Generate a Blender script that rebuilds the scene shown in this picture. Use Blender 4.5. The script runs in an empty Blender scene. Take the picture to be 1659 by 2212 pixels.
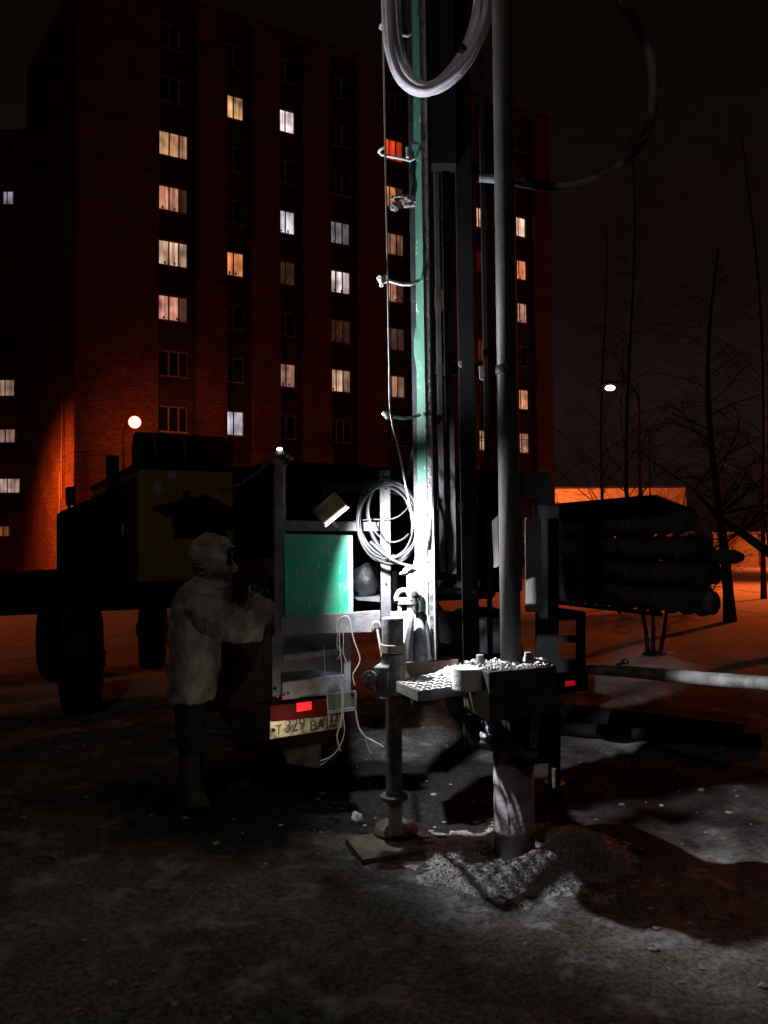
import bpy, bmesh, math, random
from mathutils import Vector, Matrix, noise
random.seed(7)
S = bpy.context.scene
COL = S.collection
# ------------------------------------------------------------------ camera
F = 1663.0; PITCH = math.radians(2.3); ROLL = math.radians(0.5); CZ = 1.6
_f = Vector((0, math.cos(PITCH), math.sin(PITCH)))
_u0 = Vector((0, -math.sin(PITCH), math.cos(PITCH))); _r0 = Vector((1, 0, 0))
_r = _r0*math.cos(ROLL) - _u0*math.sin(ROLL)
_u = _u0*math.cos(ROLL) + _r0*math.sin(ROLL)
cd = bpy.data.cameras.new('camera'); cam = bpy.data.objects.new('camera', cd); COL.objects.link(cam)
cd.sensor_fit = 'HORIZONTAL'; cd.sensor_width = 36; cd.lens = 36*F/1659; cd.clip_end = 600
m = Matrix.Identity(4)
for i in range(3):
    m[i][0] = _r[i]; m[i][1] = _u[i]; m[i][2] = -_f[i]
m[2][3] = CZ
cam.matrix_world = m; S.camera = cam
# ------------------------------------------------------------------ world, exposure
S.view_settings.view_transform = 'Standard'; S.view_settings.look = 'None'
S.view_settings.exposure = 0; S.view_settings.gamma = 1
S.render.engine = 'CYCLES'
S.cycles.use_denoising = True
try: S.cycles.denoiser = 'OPENIMAGEDENOISE'
except Exception: pass
S.cycles.max_bounces = 6; S.cycles.sample_clamp_indirect = 3.0
W = bpy.data.worlds.new('World'); S.world = W; W.use_nodes = True
nt = W.node_tree; nt.nodes.clear()
o_ = nt.nodes.new('ShaderNodeOutputWorld'); bg = nt.nodes.new('ShaderNodeBackground')
tc = nt.nodes.new('ShaderNodeTexCoord'); sx = nt.nodes.new('ShaderNodeSeparateXYZ'); rp = nt.nodes.new('ShaderNodeValToRGB')
nt.links.new(tc.outputs['Generated'], sx.inputs[0]); nt.links.new(sx.outputs['Z'], rp.inputs[0])
e = rp.color_ramp.elements
e[0].position = 0.0; e[0].color = (.0105, .0048, .0042, 1)
e[1].position = 0.62; e[1].color = (.0034, .0022, .0014, 1)
a = e.new(.16); a.color = (.0145, .0085, .0082, 1)
a = e.new(.34); a.color = (.0085, .0042, .0036, 1)
nt.links.new(rp.outputs[0], bg.inputs[0]); nt.links.new(bg.outputs[0], o_.inputs[0]); bg.inputs[1].default_value = 0.68

SOD = (1.0, .135, .02)      # sodium street lamps as the phone sees them
def light(name, kind, loc, power, color, size=.1, parent=None, rot=None, **kw):
    l = bpy.data.lights.new(name, kind); l.energy = power; l.color = color
    if kind in ('POINT', 'SPOT'): l.shadow_soft_size = size
    for k, v in kw.items(): setattr(l, k, v)
    ob = bpy.data.objects.new(name, l); COL.objects.link(ob); ob.location = loc
    if rot is not None: ob.rotation_euler = rot
    if parent: ob.parent = parent
    return ob
def ray(px, py):
    return _f + _r*((px-829.5)/F) + _u*((1106-py)/F)
def at(px, py, D):
    d = ray(px, py); return Vector((0, 0, CZ)) + d*(D/d.y)
# lights of the yard: LAMP_A and LAMP_R get fittings below, the rest are unseen
LAMP_A = at(291, 912, 33.6); LAMP_LEFT = Vector((-19.2, 34.6, 5.6)); LAMP_R = Vector((7.6, 25.5, 6.8)); LAMP_OFF = Vector((15.5, 25.0, 7.0))
FILL_BEHIND = Vector((-1.8, -1.2, 6.8))
def aim(d): return Vector(d).to_track_quat('-Z', 'Y').to_euler()
# street lamps throw their light down and sideways: shaded heads, so spots with a very soft edge
light('street_light_glow', 'SPOT', LAMP_A + Vector((.2, .36, -.2)), 330, SOD, .12, rot=aim((.1, .9, -.30)), spot_size=math.radians(170), spot_blend=.9)
light('yard_light_glow', 'SPOT', LAMP_LEFT, 3600, SOD, .1, rot=aim((.75, .45, -.55)), spot_size=math.radians(140), spot_blend=1.0)
light('side_street_light_glow', 'SPOT', (-13.5, 15.5, 6.8), 520, SOD, .12, rot=aim((.15, .05, -1)), spot_size=math.radians(150), spot_blend=1.0)
light('park_light_glow', 'SPOT', LAMP_R + Vector((0, 0, -.3)), 140, SOD, .1, rot=aim((0, 0, -1)), spot_size=math.radians(160), spot_blend=.8)
light('road_light_glow', 'SPOT', LAMP_OFF, 4000, SOD, .12, rot=aim((-.5, -.38, -1)), spot_size=math.radians(124), spot_blend=.9)
light('far_road_light_glow', 'SPOT', (25.5, 38.5, 7.0), 5200, SOD, .12, rot=aim((0, .3, -1)), spot_size=math.radians(112), spot_blend=.7)
light('fill_light_glow', 'POINT', FILL_BEHIND, 78, (1.0, .88, .76), .10)  # unseen fill light behind the camera, added to lift the foreground

# ------------------------------------------------------------------ helpers
def ground(px, py, z=0.0):
    d = ray(px, py); return Vector((0, 0, CZ)) + d*((z-CZ)/d.z)
MATS = {}
def mat(name, col, rough=.6, metal=0.0, var=.25, scale=6.0, bump=.0, bscale=40.0, col2=None, thr=None, emit=None, estr=0, coat=0, spec=.5):
    if name in MATS: return MATS[name]
    M = bpy.data.materials.new(name); M.use_nodes = True; n = M.node_tree; N = n.nodes; L = n.links
    b = N['Principled BSDF']; b.inputs['Roughness'].default_value = rough; b.inputs['Metallic'].default_value = metal
    b.inputs['Specular IOR Level'].default_value = spec
    t = N.new('ShaderNodeTexCoord'); nz = N.new('ShaderNodeTexNoise'); nz.inputs['Scale'].default_value = scale; nz.inputs['Detail'].default_value = 8
    L.new(t.outputs['Object'], nz.inputs['Vector'])
    r = N.new('ShaderNodeValToRGB'); L.new(nz.outputs[0], r.inputs[0])
    c2 = col2 or tuple(c*(1-var) for c in col)
    lo, hi = thr or (.35, .65)
    r.color_ramp.elements[0].position = lo; r.color_ramp.elements[1].position = hi
    r.color_ramp.elements[0].color = (*c2, 1)
    r.color_ramp.elements[1].color = (*(col if col2 else tuple(min(1, c*(1+var*.5)) for c in col)), 1)
    L.new(r.outputs[0], b.inputs['Base Color'])
    # roughness variation
    mr = N.new('ShaderNodeMapRange'); L.new(nz.outputs[0], mr.inputs[0]); mr.inputs[3].default_value = max(.05, rough-.15); mr.inputs[4].default_value = min(1, rough+.15)
    L.new(mr.outputs[0], b.inputs['Roughness'])
    if bump:
        n2 = N.new('ShaderNodeTexNoise'); n2.inputs['Scale'].default_value = bscale; n2.inputs['Detail'].default_value = 6
        L.new(t.outputs['Object'], n2.inputs['Vector']); bp = N.new('ShaderNodeBump'); bp.inputs['Strength'].default_value = bump; bp.inputs['Distance'].default_value = .02
        L.new(n2.outputs[0], bp.inputs['Height']); L.new(bp.outputs[0], b.inputs['Normal'])
    if emit:
        b.inputs['Emission Color'].default_value = (*emit, 1); b.inputs['Emission Strength'].default_value = estr
    MATS[name] = M; return M

def link(name, me, material, parent=None, smooth=False, bevel=0):
    ob = bpy.data.objects.new(name, me); COL.objects.link(ob)
    if material: me.materials.append(material)
    if smooth:
        for p in me.polygons: p.use_smooth = True
    if parent:
        ob.parent = parent
        ob.matrix_parent_inverse = Matrix.Identity(4)
    if bevel:
        b = ob.modifiers.new('bevel', 'BEVEL'); b.width = bevel; b.segments = 2; b.limit_method = 'ANGLE'
    return ob
class MB:
    """collects shapes in WORLD coordinates and links them as one mesh (parents sit at the origin offset)"""
    def __init__(s): s.b = bmesh.new()
    def hexa(s, p):
        v = [s.b.verts.new(q) for q in p]
        for f in ((0,1,2,3),(7,6,5,4),(0,4,5,1),(1,5,6,2),(2,6,7,3),(3,7,4,0)):
            s.b.faces.new([v[i] for i in f])
        return s
    def box(s, c, sz, rz=0, M=None):
        c = Vector(c); R = M or Matrix.Rotation(rz, 3, 'Z'); x, y, z = sz[0]/2, sz[1]/2, sz[2]/2
        q = [(-x,-y,-z),(x,-y,-z),(x,-y,z),(-x,-y,z),(-x,y,-z),(x,y,-z),(x,y,z),(-x,y,z)]
        return s.hexa([c + R @ Vector(a) for a in q])
    def quad(s, pts, t):
        """four (px,py,D) corners (tl,tr,br,bl) extruded t metres away from the camera side"""
        P = [p if isinstance(p, Vector) else at(*p) for p in pts]
        n = (P[1]-P[0]).cross(P[3]-P[0]).normalized()
        if n.y < 0: n = -n
        return s.hexa(P + [p + n*t for p in P])
    def beam(s, p0, p1, w, d=None, up=Vector((0, 1, 0)), roll=0):
        d = d or w; ax = (p1-p0).normalized(); sd = ax.cross(up)
        if sd.length < 1e-4: sd = ax.cross(Vector((1, 0, 0)))
        sd.normalize(); dn = sd.cross(ax).normalized()
        if roll:
            R = Matrix.Rotation(roll, 3, ax); sd = R @ sd; dn = R @ dn
        q = []
        for p in (p0, p1):
            q += [p - sd*w/2 - dn*d/2, p + sd*w/2 - dn*d/2, p + sd*w/2 + dn*d/2, p - sd*w/2 + dn*d/2]
        return s.hexa([q[i] for i in (0,1,2,3,4,5,6,7)])
    def tube(s, pts, r, seg=10, cap=True, smooth_path=0):
        P = [Vector(p) for p in pts]; R = list(r) if isinstance(r, (list, tuple)) else [r]*len(P)
        if smooth_path:
            Q, RR = [], []
            for i in range(len(P)-1):
                a = P[max(i-1, 0)]; b = P[i]; c = P[i+1]; d = P[min(i+2, len(P)-1)]
                for k in range(smooth_path):
                    t = k/smooth_path
                    Q.append(.5*((2*b) + (c-a)*t + (2*a-5*b+4*c-d)*t*t + (3*b-a-3*c+d)*t**3)); RR.append(R[i]*(1-t)+R[i+1]*t)
            Q.append(P[-1]); RR.append(R[-1]); P, R = Q, RR
        n = None; rings = []
        for i, p in enumerate(P):
            tg = (P[min(i+1, len(P)-1)] - P[max(i-1, 0)]).normalized()
            if n is None:
                n = tg.cross(Vector((0, 1, 0)));
                if n.length < .05: n = tg.cross(Vector((1, 0, 0)))
            n = (n - tg*n.dot(tg)).normalized(); bn = tg.cross(n)
            rings.append([s.b.verts.new(p + (n*math.cos(a) + bn*math.sin(a))*R[i]) for a in [2*math.pi*k/seg for k in range(seg)]])
        for i in range(len(rings)-1):
            for k in range(seg):
                s.b.faces.new((rings[i][k], rings[i][(k+1) % seg], rings[i+1][(k+1) % seg], rings[i+1][k]))
        if cap and seg > 2:
            s.b.faces.new(rings[0][::-1]); s.b.faces.new(rings[-1])
        return s
    def loft(s, rings, seg=24, cap=True, M=None):
        """rings: (centre, rx, ry) with optional third = list of ring tilt"""
        L = []
        for c, rx, ry, *z in rings:
            c = Vector(c); tx = z[0] if z else 0
            L.append([s.b.verts.new(c + Vector((rx*math.cos(a), ry*math.sin(a), tx*math.cos(a)))) for a in [2*math.pi*k/seg for k in range(seg)]])
        for i in range(len(L)-1):
            for k in range(seg):
                s.b.faces.new((L[i][k], L[i][(k+1) % seg], L[i+1][(k+1) % seg], L[i+1][k]))
        if cap: s.b.faces.new(L[0][::-1]); s.b.faces.new(L[-1])
        return s
    def blob(s, c, r, sub=2, jit=.2, sc=(1, 1, 1), seed=0):
        ret = bmesh.ops.create_icosphere(s.b, subdivisions=sub, radius=1)
        for v in ret['verts']:
            k = 1 + jit*noise.noise(v.co*1.7 + Vector((seed*3.1, seed, 0)))
            v.co = Vector(c) + Vector((v.co.x*sc[0], v.co.y*sc[1], v.co.z*sc[2]))*r*k
        return s
    def rough(s, amp, scale):
        for v in s.b.verts: v.co += noise.noise_vector(v.co*scale)*amp
        return s
    def out(s, name, material, parent=None, smooth=False, bevel=0):
        bmesh.ops.recalc_face_normals(s.b, faces=s.b.faces)
        me = bpy.data.meshes.new(name)
        if parent is not None:
            r = parent
            while r.parent: r = r.parent
            off = r.location if parent.type == 'EMPTY' or r.type == 'EMPTY' else Vector((0, 0, 0))
            for v in s.b.verts: v.co -= off
        s.b.to_mesh(me); s.b.free()
        return link(name, me, material, parent, smooth, bevel)
def tag(o, label, cat, group=None, kind=None):
    if label: o['label'] = label
    if cat: o['category'] = cat
    if group: o['group'] = group
    if kind: o['kind'] = kind
    return o
def thing(name, loc, label, cat, group=None):
    o = bpy.data.objects.new(name, None); COL.objects.link(o); o.location = loc; o.empty_display_size = .2
    return tag(o, label, cat, group)
def text(name, body, origin, xa, ya, size, material, parent, depth=.002, sx=1.0):
    cu = bpy.data.curves.new('t', 'FONT'); cu.body = body; cu.size = size; cu.extrude = depth
    t = bpy.data.objects.new('t', cu); COL.objects.link(t)
    bpy.context.view_layer.update()
    me = bpy.data.meshes.new_from_object(t.evaluated_get(bpy.context.evaluated_depsgraph_get()))
    bpy.data.objects.remove(t)
    za = xa.cross(ya).normalized()
    r = parent
    while r.parent: r = r.parent
    for v in me.vertices:
        v.co = origin + xa*v.co.x*sx + ya*v.co.y + za*v.co.z - r.location
    me.materials.clear(); me.name = name
    return link(name, me, material, parent)

# ------------------------------------------------------------------ materials
def steel(name, c, **k): return mat(name, c, rough=k.pop('rough', .55), metal=k.pop('metal', .0), bump=k.pop('bump', .25), bscale=k.pop('bscale', 60), **k)
m_frame = steel('frosted grey steel', (.20, .195, .21), col2=(.10, .095, .10), scale=14, thr=(.3, .7))
m_dark = steel('blackened steel', (.035, .035, .04), var=.4, scale=9)
m_dark2 = steel('oily brown steel', (.09, .065, .055), var=.5, scale=7)
m_mast_green = steel('worn green mast paint', (.07, .185, .14), col2=(.055, .145, .11), scale=5, thr=(.35, .65), bump=.12)
def chips_on(M, scale, thr, col):
    n = M.node_tree; b = n.nodes['Principled BSDF']; src = b.inputs['Base Color'].links[0].from_socket
    t = n.nodes.new('ShaderNodeTexCoord'); mp = n.nodes.new('ShaderNodeMapping'); mp.inputs['Scale'].default_value = (1, 1, .35); n.links.new(t.outputs['Object'], mp.inputs[0])
    z = n.nodes.new('ShaderNodeTexNoise'); z.inputs['Scale'].default_value = scale; z.inputs['Detail'].default_value = 5; z.inputs['Roughness'].default_value = .7; n.links.new(mp.outputs[0], z.inputs['Vector'])
    r = n.nodes.new('ShaderNodeValToRGB'); r.color_ramp.elements[0].position = thr; r.color_ramp.elements[1].position = thr+.03; r.color_ramp.elements[0].color = (0, 0, 0, 1); n.links.new(z.outputs[0], r.inputs[0])
    x = n.nodes.new('ShaderNodeMix'); x.data_type = 'RGBA'; n.links.new(r.outputs[0], x.inputs[0]); n.links.new(src, x.inputs[6]); x.inputs[7].default_value = (*col, 1); n.links.new(x.outputs[2], b.inputs['Base Color'])
chips_on(m_mast_green, 26, .63, (.55, .58, .52)); chips_on(m_mast_green, 9, .66, (.05, .04, .03))
m_mast_grey = steel('chipped grey mast steel', (.15, .145, .145), col2=(.04, .038, .038), scale=22, thr=(.38, .62), bump=.5)
m_panel = None
m_red_lens_on = mat('lit red lens', (.5, .01, .01), emit=(1.0, .012, .02), estr=1.2)
m_red_lens = mat('dark red lens', (.07, .004, .003), rough=.75, spec=.1)
m_rubber = mat('black rubber', (.008, .008, .008), rough=.8, bump=.3)
m_hose = mat('frosted hydraulic hose', (.82, .80, .88), rough=.55, col2=(.6, .58, .66), scale=9, bump=.2, bscale=30)
m_hose_dark = mat('grey rubber hose', (.20, .21, .22), rough=.75, spec=.2, col2=(.018, .018, .018), thr=(.47,.56), scale=3.2, bump=.2)  # pale and black patches in the colour stand in for broken light
m_wire = mat('pale thin wire', (.42, .40, .36), rough=.6)
m_cable = mat('steel cable', (.40, .39, .37), rough=.5)
m_pipe = steel('drill pipe steel', (.09, .082, .08), col2=(.05, .046, .045), scale=3, bump=.15)
chips_on(m_pipe, 14, .64, (.03, .025, .022))
m_casing = steel('muddy casing steel', (.36, .33, .37), col2=(.15, .13, .14), scale=7, bump=.3)
m_mud = mat('wet drill cuttings', (.48, .45, .46), rough=.6, col2=(.16, .15, .15), scale=60, bump=.8, bscale=120)
m_yellow = steel('dull yellow paint', (.33, .24, .045), col2=(.26, .185, .03), scale=3, rough=.8, spec=.15)
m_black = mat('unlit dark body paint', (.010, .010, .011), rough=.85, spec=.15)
m_maroon = steel('brown red tone', (.085, .03, .022), rough=.8, spec=.15)

# ------------------------------------------------------------------ ground
def gh(x, y):
    p = Vector((x, y, 0)); w = 1.0 if y < 14 else .5
    z = .035*noise.noise(p*.7) + w*.022*noise.noise(p*2.3+Vector((5, 0, 0))) + w*.014*noise.noise(p*7)
    if y < 9 and abs(x) < 6: z += .003*noise.noise(p*13) + .03*max(0, noise.noise(p*3.1+Vector((9, 2, 0)))-.12) - .035*math.exp(-((x+.9+.25*(y-3)+.1*noise.noise(p))/.13)**2) - .03*math.exp(-((x-1.5-.12*(y-3)+.1*noise.noise(p))/.12)**2)
    if y > 9 and x > 1: z += .07*noise.noise(p*.5+Vector((3, 3, 3)))
    return z
def build_ground():
    def axis(lo, hi, fine_lo, fine_hi, step):
        v = []; x = fine_lo
        while x < fine_hi: v.append(x); x += step
        k = step; x = fine_hi
        while x < hi: v.append(x); k *= 1.22; x += k
        v.append(hi); k = step; x = fine_lo; w = []
        while True:
            k *= 1.22; x -= k
            if x < lo: break
            w.append(x)
        w.append(lo); return w[::-1] + v
    X = axis(-160, 160, -3.2, 3.6, .035); Y = axis(-30, 260, 1.0, 7.5, .035)
    bm = bmesh.new(); g = []
    for y in Y:
        row = []
        for x in X:
            row.append(bm.verts.new((x, y, gh(x, y))))
        g.append(row)
    for j in range(len(Y)-1):
        for i in range(len(X)-1): bm.faces.new((g[j][i], g[j][i+1], g[j+1][i+1], g[j+1][i]))
    me = bpy.data.meshes.new('ground'); bm.to_mesh(me); bm.free()
    M = bpy.data.materials.new('trodden dirty snow'); M.use_nodes = True; n = M.node_tree; N = n.nodes; L = n.links; b = N['Principled BSDF']
    t = N.new('ShaderNodeTexCoord')
    def nz(sc, det=8, rough=.6):
        q = N.new('ShaderNodeTexNoise'); q.inputs['Scale'].default_value = sc; q.inputs['Detail'].default_value = det; q.inputs['Roughness'].default_value = rough
        L.new(t.outputs['Object'], q.inputs['Vector']); return q
    def ramp(src, a, ca, c, cb):
        r = N.new('ShaderNodeValToRGB'); L.new(src, r.inputs[0]); r.color_ramp.elements[0].position = a; r.color_ramp.elements[1].position = c
        r.color_ramp.elements[0].color = (*ca, 1); r.color_ramp.elements[1].color = (*cb, 1); return r
    def mix(f, a, c, mode='MIX'):
        x = N.new('ShaderNodeMix'); x.data_type = 'RGBA'; x.blend_type = mode
        if isinstance(f, float): x.inputs[0].default_value = f
        else: L.new(f, x.inputs[0])
        L.new(a, x.inputs[6]); L.new(c, x.inputs[7]); return x.outputs[2]
    base = ramp(nz(1.1, 5).outputs[0], .35, (.12, .108, .10), .68, (.33, .31, .285))
    grain = ramp(nz(42, 6, .75).outputs[0], .38, (.35, .35, .35), .66, (1.35, 1.35, 1.35))
    dirt = mix(1.0, base.outputs[0], grain.outputs[0], 'MULTIPLY')
    crust = ramp(nz(3.4, 9, .72).outputs[0], .52, (0, 0, 0), .64, (1, 1, 1))
    icy = ramp(nz(9, 7, .7).outputs[0], .3, (.24, .235, .23), .7, (.56, .56, .57))
    near = mix(crust.outputs[0], dirt, icy.outputs[0])
    # snowfield on the right, beyond the parked rig
    sp = N.new('ShaderNodeSeparateXYZ'); L.new(t.outputs['Object'], sp.inputs[0])
    # wet black mud round the rig, widened and darkened to paint in shade
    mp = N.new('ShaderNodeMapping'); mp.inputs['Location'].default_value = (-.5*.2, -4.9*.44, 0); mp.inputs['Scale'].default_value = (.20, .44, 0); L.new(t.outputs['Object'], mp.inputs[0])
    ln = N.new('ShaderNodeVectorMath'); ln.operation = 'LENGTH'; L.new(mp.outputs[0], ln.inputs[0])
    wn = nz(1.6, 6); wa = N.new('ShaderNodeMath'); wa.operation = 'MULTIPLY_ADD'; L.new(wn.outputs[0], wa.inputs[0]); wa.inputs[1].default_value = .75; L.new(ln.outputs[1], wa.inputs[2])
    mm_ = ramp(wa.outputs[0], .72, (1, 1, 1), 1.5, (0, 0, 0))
    mud_shade = ramp(nz(30, 7, .7).outputs[0], .35, (.010, .009, .008), .78, (.05, .046, .044))
    near = mix(mm_.outputs[0], near, mud_shade.outputs[0])
    ry = N.new('ShaderNodeMapRange'); L.new(sp.outputs['Y'], ry.inputs[0]); ry.inputs[1].default_value = 7.2; ry.inputs[2].default_value = 9.5
    snow = ramp(nz(4, 8, .65).outputs[0], .3, (.45, .44, .44), .7, (.8, .8, .81))
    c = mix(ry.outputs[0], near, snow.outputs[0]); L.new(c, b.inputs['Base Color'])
    b.inputs['Roughness'].default_value = .92; b.inputs['Specular IOR Level'].default_value = .05
    bp = N.new('ShaderNodeBump'); bp.inputs['Strength'].default_value = .8; bp.inputs['Distance'].default_value = .02
    L.new(nz(26, 10, .8).outputs[0], bp.inputs['Height']); L.new(bp.outputs[0], b.inputs['Normal'])
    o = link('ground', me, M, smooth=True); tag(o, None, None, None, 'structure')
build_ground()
# ------------------------------------------------------------------ sky is the world; buildings
def brick_mat():
    M = bpy.data.materials.new('weathered red brick'); M.use_nodes = True; n = M.node_tree; N = n.nodes; L = n.links; b = N['Principled BSDF']
    t = N.new('ShaderNodeTexCoord'); sp = N.new('ShaderNodeSeparateXYZ'); L.new(t.outputs['Object'], sp.inputs[0])
    ad = N.new('ShaderNodeMath'); ad.operation = 'ADD'; L.new(sp.outputs[0], ad.inputs[0]); L.new(sp.outputs[1], ad.inputs[1])
    cb = N.new('ShaderNodeCombineXYZ'); L.new(ad.outputs[0], cb.inputs[0]); L.new(sp.outputs[2], cb.inputs[1])
    br = N.new('ShaderNodeTexBrick'); br.inputs['Scale'].default_value = 1.0; br.inputs['Brick Width'].default_value = .26; br.inputs['Row Height'].default_value = .088
    br.inputs['Mortar Size'].default_value = .009; br.inputs['Color1'].default_value = (.28, .14, .09, 1); br.inputs['Color2'].default_value = (.14, .07, .045, 1); br.inputs['Mortar'].default_value = (.07, .05, .04, 1)
    L.new(cb.outputs[0], br.inputs['Vector'])
    nz = N.new('ShaderNodeTexNoise'); nz.inputs['Scale'].default_value = .6; nz.inputs['Detail'].default_value = 8; L.new(t.outputs['Object'], nz.inputs['Vector'])
    r = N.new('ShaderNodeValToRGB'); L.new(nz.outputs[0], r.inputs[0]); r.color_ramp.elements[0].position = .3; r.color_ramp.elements[1].position = .7
    r.color_ramp.elements[0].color = (.55, .55, .55, 1); r.color_ramp.elements[1].color = (1.1, 1.1, 1.1, 1)
    mx = N.new('ShaderNodeMix'); mx.data_type = 'RGBA'; mx.blend_type = 'MULTIPLY'; mx.inputs[0].default_value = 1
    L.new(br.outputs[0], mx.inputs[6]); L.new(r.outputs[0], mx.inputs[7]); L.new(mx.outputs[2], b.inputs['Base Color'])
    b.inputs['Roughness'].default_value = .9; b.inputs['Specular IOR Level'].default_value = .15
    bp = N.new('ShaderNodeBump'); bp.inputs['Strength'].default_value = .7; bp.inputs['Distance'].default_value = .03; bp.invert = True
    L.new(br.outputs['Fac'], bp.inputs['Height']); L.new(bp.outputs[0], b.inputs['Normal'])
    return M
m_brick = brick_mat()
m_spandrel = mat('dark grey spandrel panel', (.06, .045, .04), scale=1.2, var=.4, rough=.9, spec=.1)
m_wframe = mat('weathered window frame', (.34, .26, .22), rough=.6)
m_wdark = mat('dark window glass', (.012, .010, .012), rough=.12)
m_roof = mat('roofing felt', (.05, .05, .05), rough=.9)
_wm = {}
def pane_mat(c, s, style=0):
    """a lit room behind a curtain: the curtain's folds and the brighter part of the room are its own pattern"""
    k = (c, s, style)
    if k in _wm: return _wm[k]
    M = bpy.data.materials.new('lit curtained window'); M.use_nodes = True; n = M.node_tree; N = n.nodes; L = n.links; b = N['Principled BSDF']
    b.inputs['Base Color'].default_value = (.1, .08, .07, 1); b.inputs['Roughness'].default_value = .3
    t = N.new('ShaderNodeTexCoord'); mp = N.new('ShaderNodeMapping'); L.new(t.outputs['Object'], mp.inputs[0])
    mp.inputs['Scale'].default_value = (5.0, 5.0, .35); mp.inputs['Location'].default_value = (style*3.7, 0, style)
    nz = N.new('ShaderNodeTexNoise'); nz.inputs['Scale'].default_value = 1.3; nz.inputs['Detail'].default_value = 3; L.new(mp.outputs[0], nz.inputs['Vector'])
    n2 = N.new('ShaderNodeTexNoise'); n2.inputs['Scale'].default_value = 1.5; n2.inputs['Detail'].default_value = 1; L.new(t.outputs['Object'], n2.inputs['Vector'])
    ad = N.new('ShaderNodeMath'); ad.operation = 'MULTIPLY'; L.new(nz.outputs[0], ad.inputs[0]); L.new(n2.outputs[0], ad.inputs[1])
    mr = N.new('ShaderNodeMapRange'); L.new(ad.outputs[0], mr.inputs[0]); mr.inputs[1].default_value = .12; mr.inputs[2].default_value = .4
    mr.inputs[3].default_value = s*.35; mr.inputs[4].default_value = s*2.1
    b.inputs['Emission Color'].default_value = (*c, 1); L.new(mr.outputs[0], b.inputs['Emission Strength'])
    _wm[k] = M; return M
class LB(MB):
    """same collector, coordinates local to the thing it is parented to"""
    def out(s, name, material, parent=None, smooth=False, bevel=0):
        bmesh.ops.recalc_face_normals(s.b, faces=s.b.faces)
        me = bpy.data.meshes.new(name); s.b.to_mesh(me); s.b.free()
        return link(name, me, material, parent, smooth, bevel)
    def bx(s, x0, x1, y0, y1, z0, z1):
        return s.hexa([Vector(q) for q in ((x0,y0,z0),(x1,y0,z0),(x1,y0,z1),(x0,y0,z1),(x0,y1,z0),(x1,y1,z0),(x1,y1,z1),(x0,y1,z1))])
A0 = Vector((-10.6, 38.8, 0)); ANG = math.radians(28.5)
TD = Vector((math.cos(ANG), math.sin(ANG), 0)); ND = Vector((math.sin(ANG), -math.cos(ANG), 0))   # ND points to the yard
bld = thing('apartment_building', A0, 'tall dark red brick apartment block with scattered lit windows behind the drilling rig', 'building')
bld.rotation_euler = (0, 0, ANG)
def plane_hit(px, py, P0=A0, n=ND):
    d = ray(px, py); o = Vector((0, 0, CZ)); return o + d*((P0-o).dot(n)/d.dot(n))
def tz(px, py):
    h = plane_hit(px, py); return (h-A0).dot(TD), h.z
REC = .32
cols = [(346, 409, 600), (494, 531, 700), (609, 643, 700), (719, 763, 700), (839, 880, 650), (940, 972, 650), (1034, 1060, 650), (1120, 1146, 650)]
ML, MR = .06, .42
CT = [(tz(l, y)[0], tz(r, y)[0]) for l, r, y in cols]
z0 = tz(375, 903)[1]; dz = (tz(375, 305)[1]-z0)/5
NR = 10; KMIN = -2; H2 = .66
TOP = z0 + dz*7 + H2 + .95
TL = tz(160, 1000)[0]; TR = tz(1196, 900)[0]
# piers and end walls, proud; spandrels between the windows, recessed
w = LB()
edges = [TL] + [v for c in CT for v in (c[0]-ML, c[1]+MR)] + [TR]
for i in range(0, len(edges), 2):
    a, b_ = edges[i], edges[i+1]
    if b_-a > .1: w.bx(a, b_, 0, REC+.2, 0, TOP)
w.bx(TL, TR, REC+.55, 13, 0, TOP-.02)
w.bx(TL-.05, TR+.05, -.06, 13.1, TOP, TOP+.35)
w.out('wall', m_brick, bld)
for (a, b_) in CT:
    zz = [0]
    for k in range(KMIN, KMIN+NR):
        c = z0+dz*k; zz += [c-H2, c+H2]
    zz.append(TOP-.003)
    sp = LB(); X4 = (a-ML+.002, a+.001, b_-.001, b_+MR-.002); vv = [[[sp.b.verts.new((x, y_, z)) for x in X4] for z in zz] for y_ in (REC, REC+.5)]
    for i in range(len(zz)-1):
        for q in range(3):
            if q == 1 and i % 2: 
                F_, B_ = vv
                for e0, e1 in (((i,1),(i,2)), ((i+1,1),(i+1,2)), ((i,1),(i+1,1)), ((i,2),(i+1,2))):
                    sp.b.faces.new((F_[e0[0]][e0[1]], F_[e1[0]][e1[1]], B_[e1[0]][e1[1]], B_[e0[0]][e0[1]]))
                continue
            sp.b.faces.new((vv[0][i][q], vv[0][i][q+1], vv[0][i+1][q+1], vv[0][i+1][q]))
    sp.out('spandrel_wall', m_spandrel, bld)
roof = LB().bx(TL-.05, TR+.05, 0, 13, TOP+.352, TOP+.45).out('roof', m_roof, bld)
for tx in (3, 11, 19): LB().bx(tx, tx+1.2, 5, 6, TOP+.45, TOP+1.3).out('chimney', m_brick, roof)
warm = (1.0, .50, .24); pink = (1.0, .40, .29); white = (1.0, .80, .78); orange = (1.0, .30, .07); red = (1.0, .065, .012); grey = (.80, .76, .86); beige = (1, .60, .40)
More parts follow.
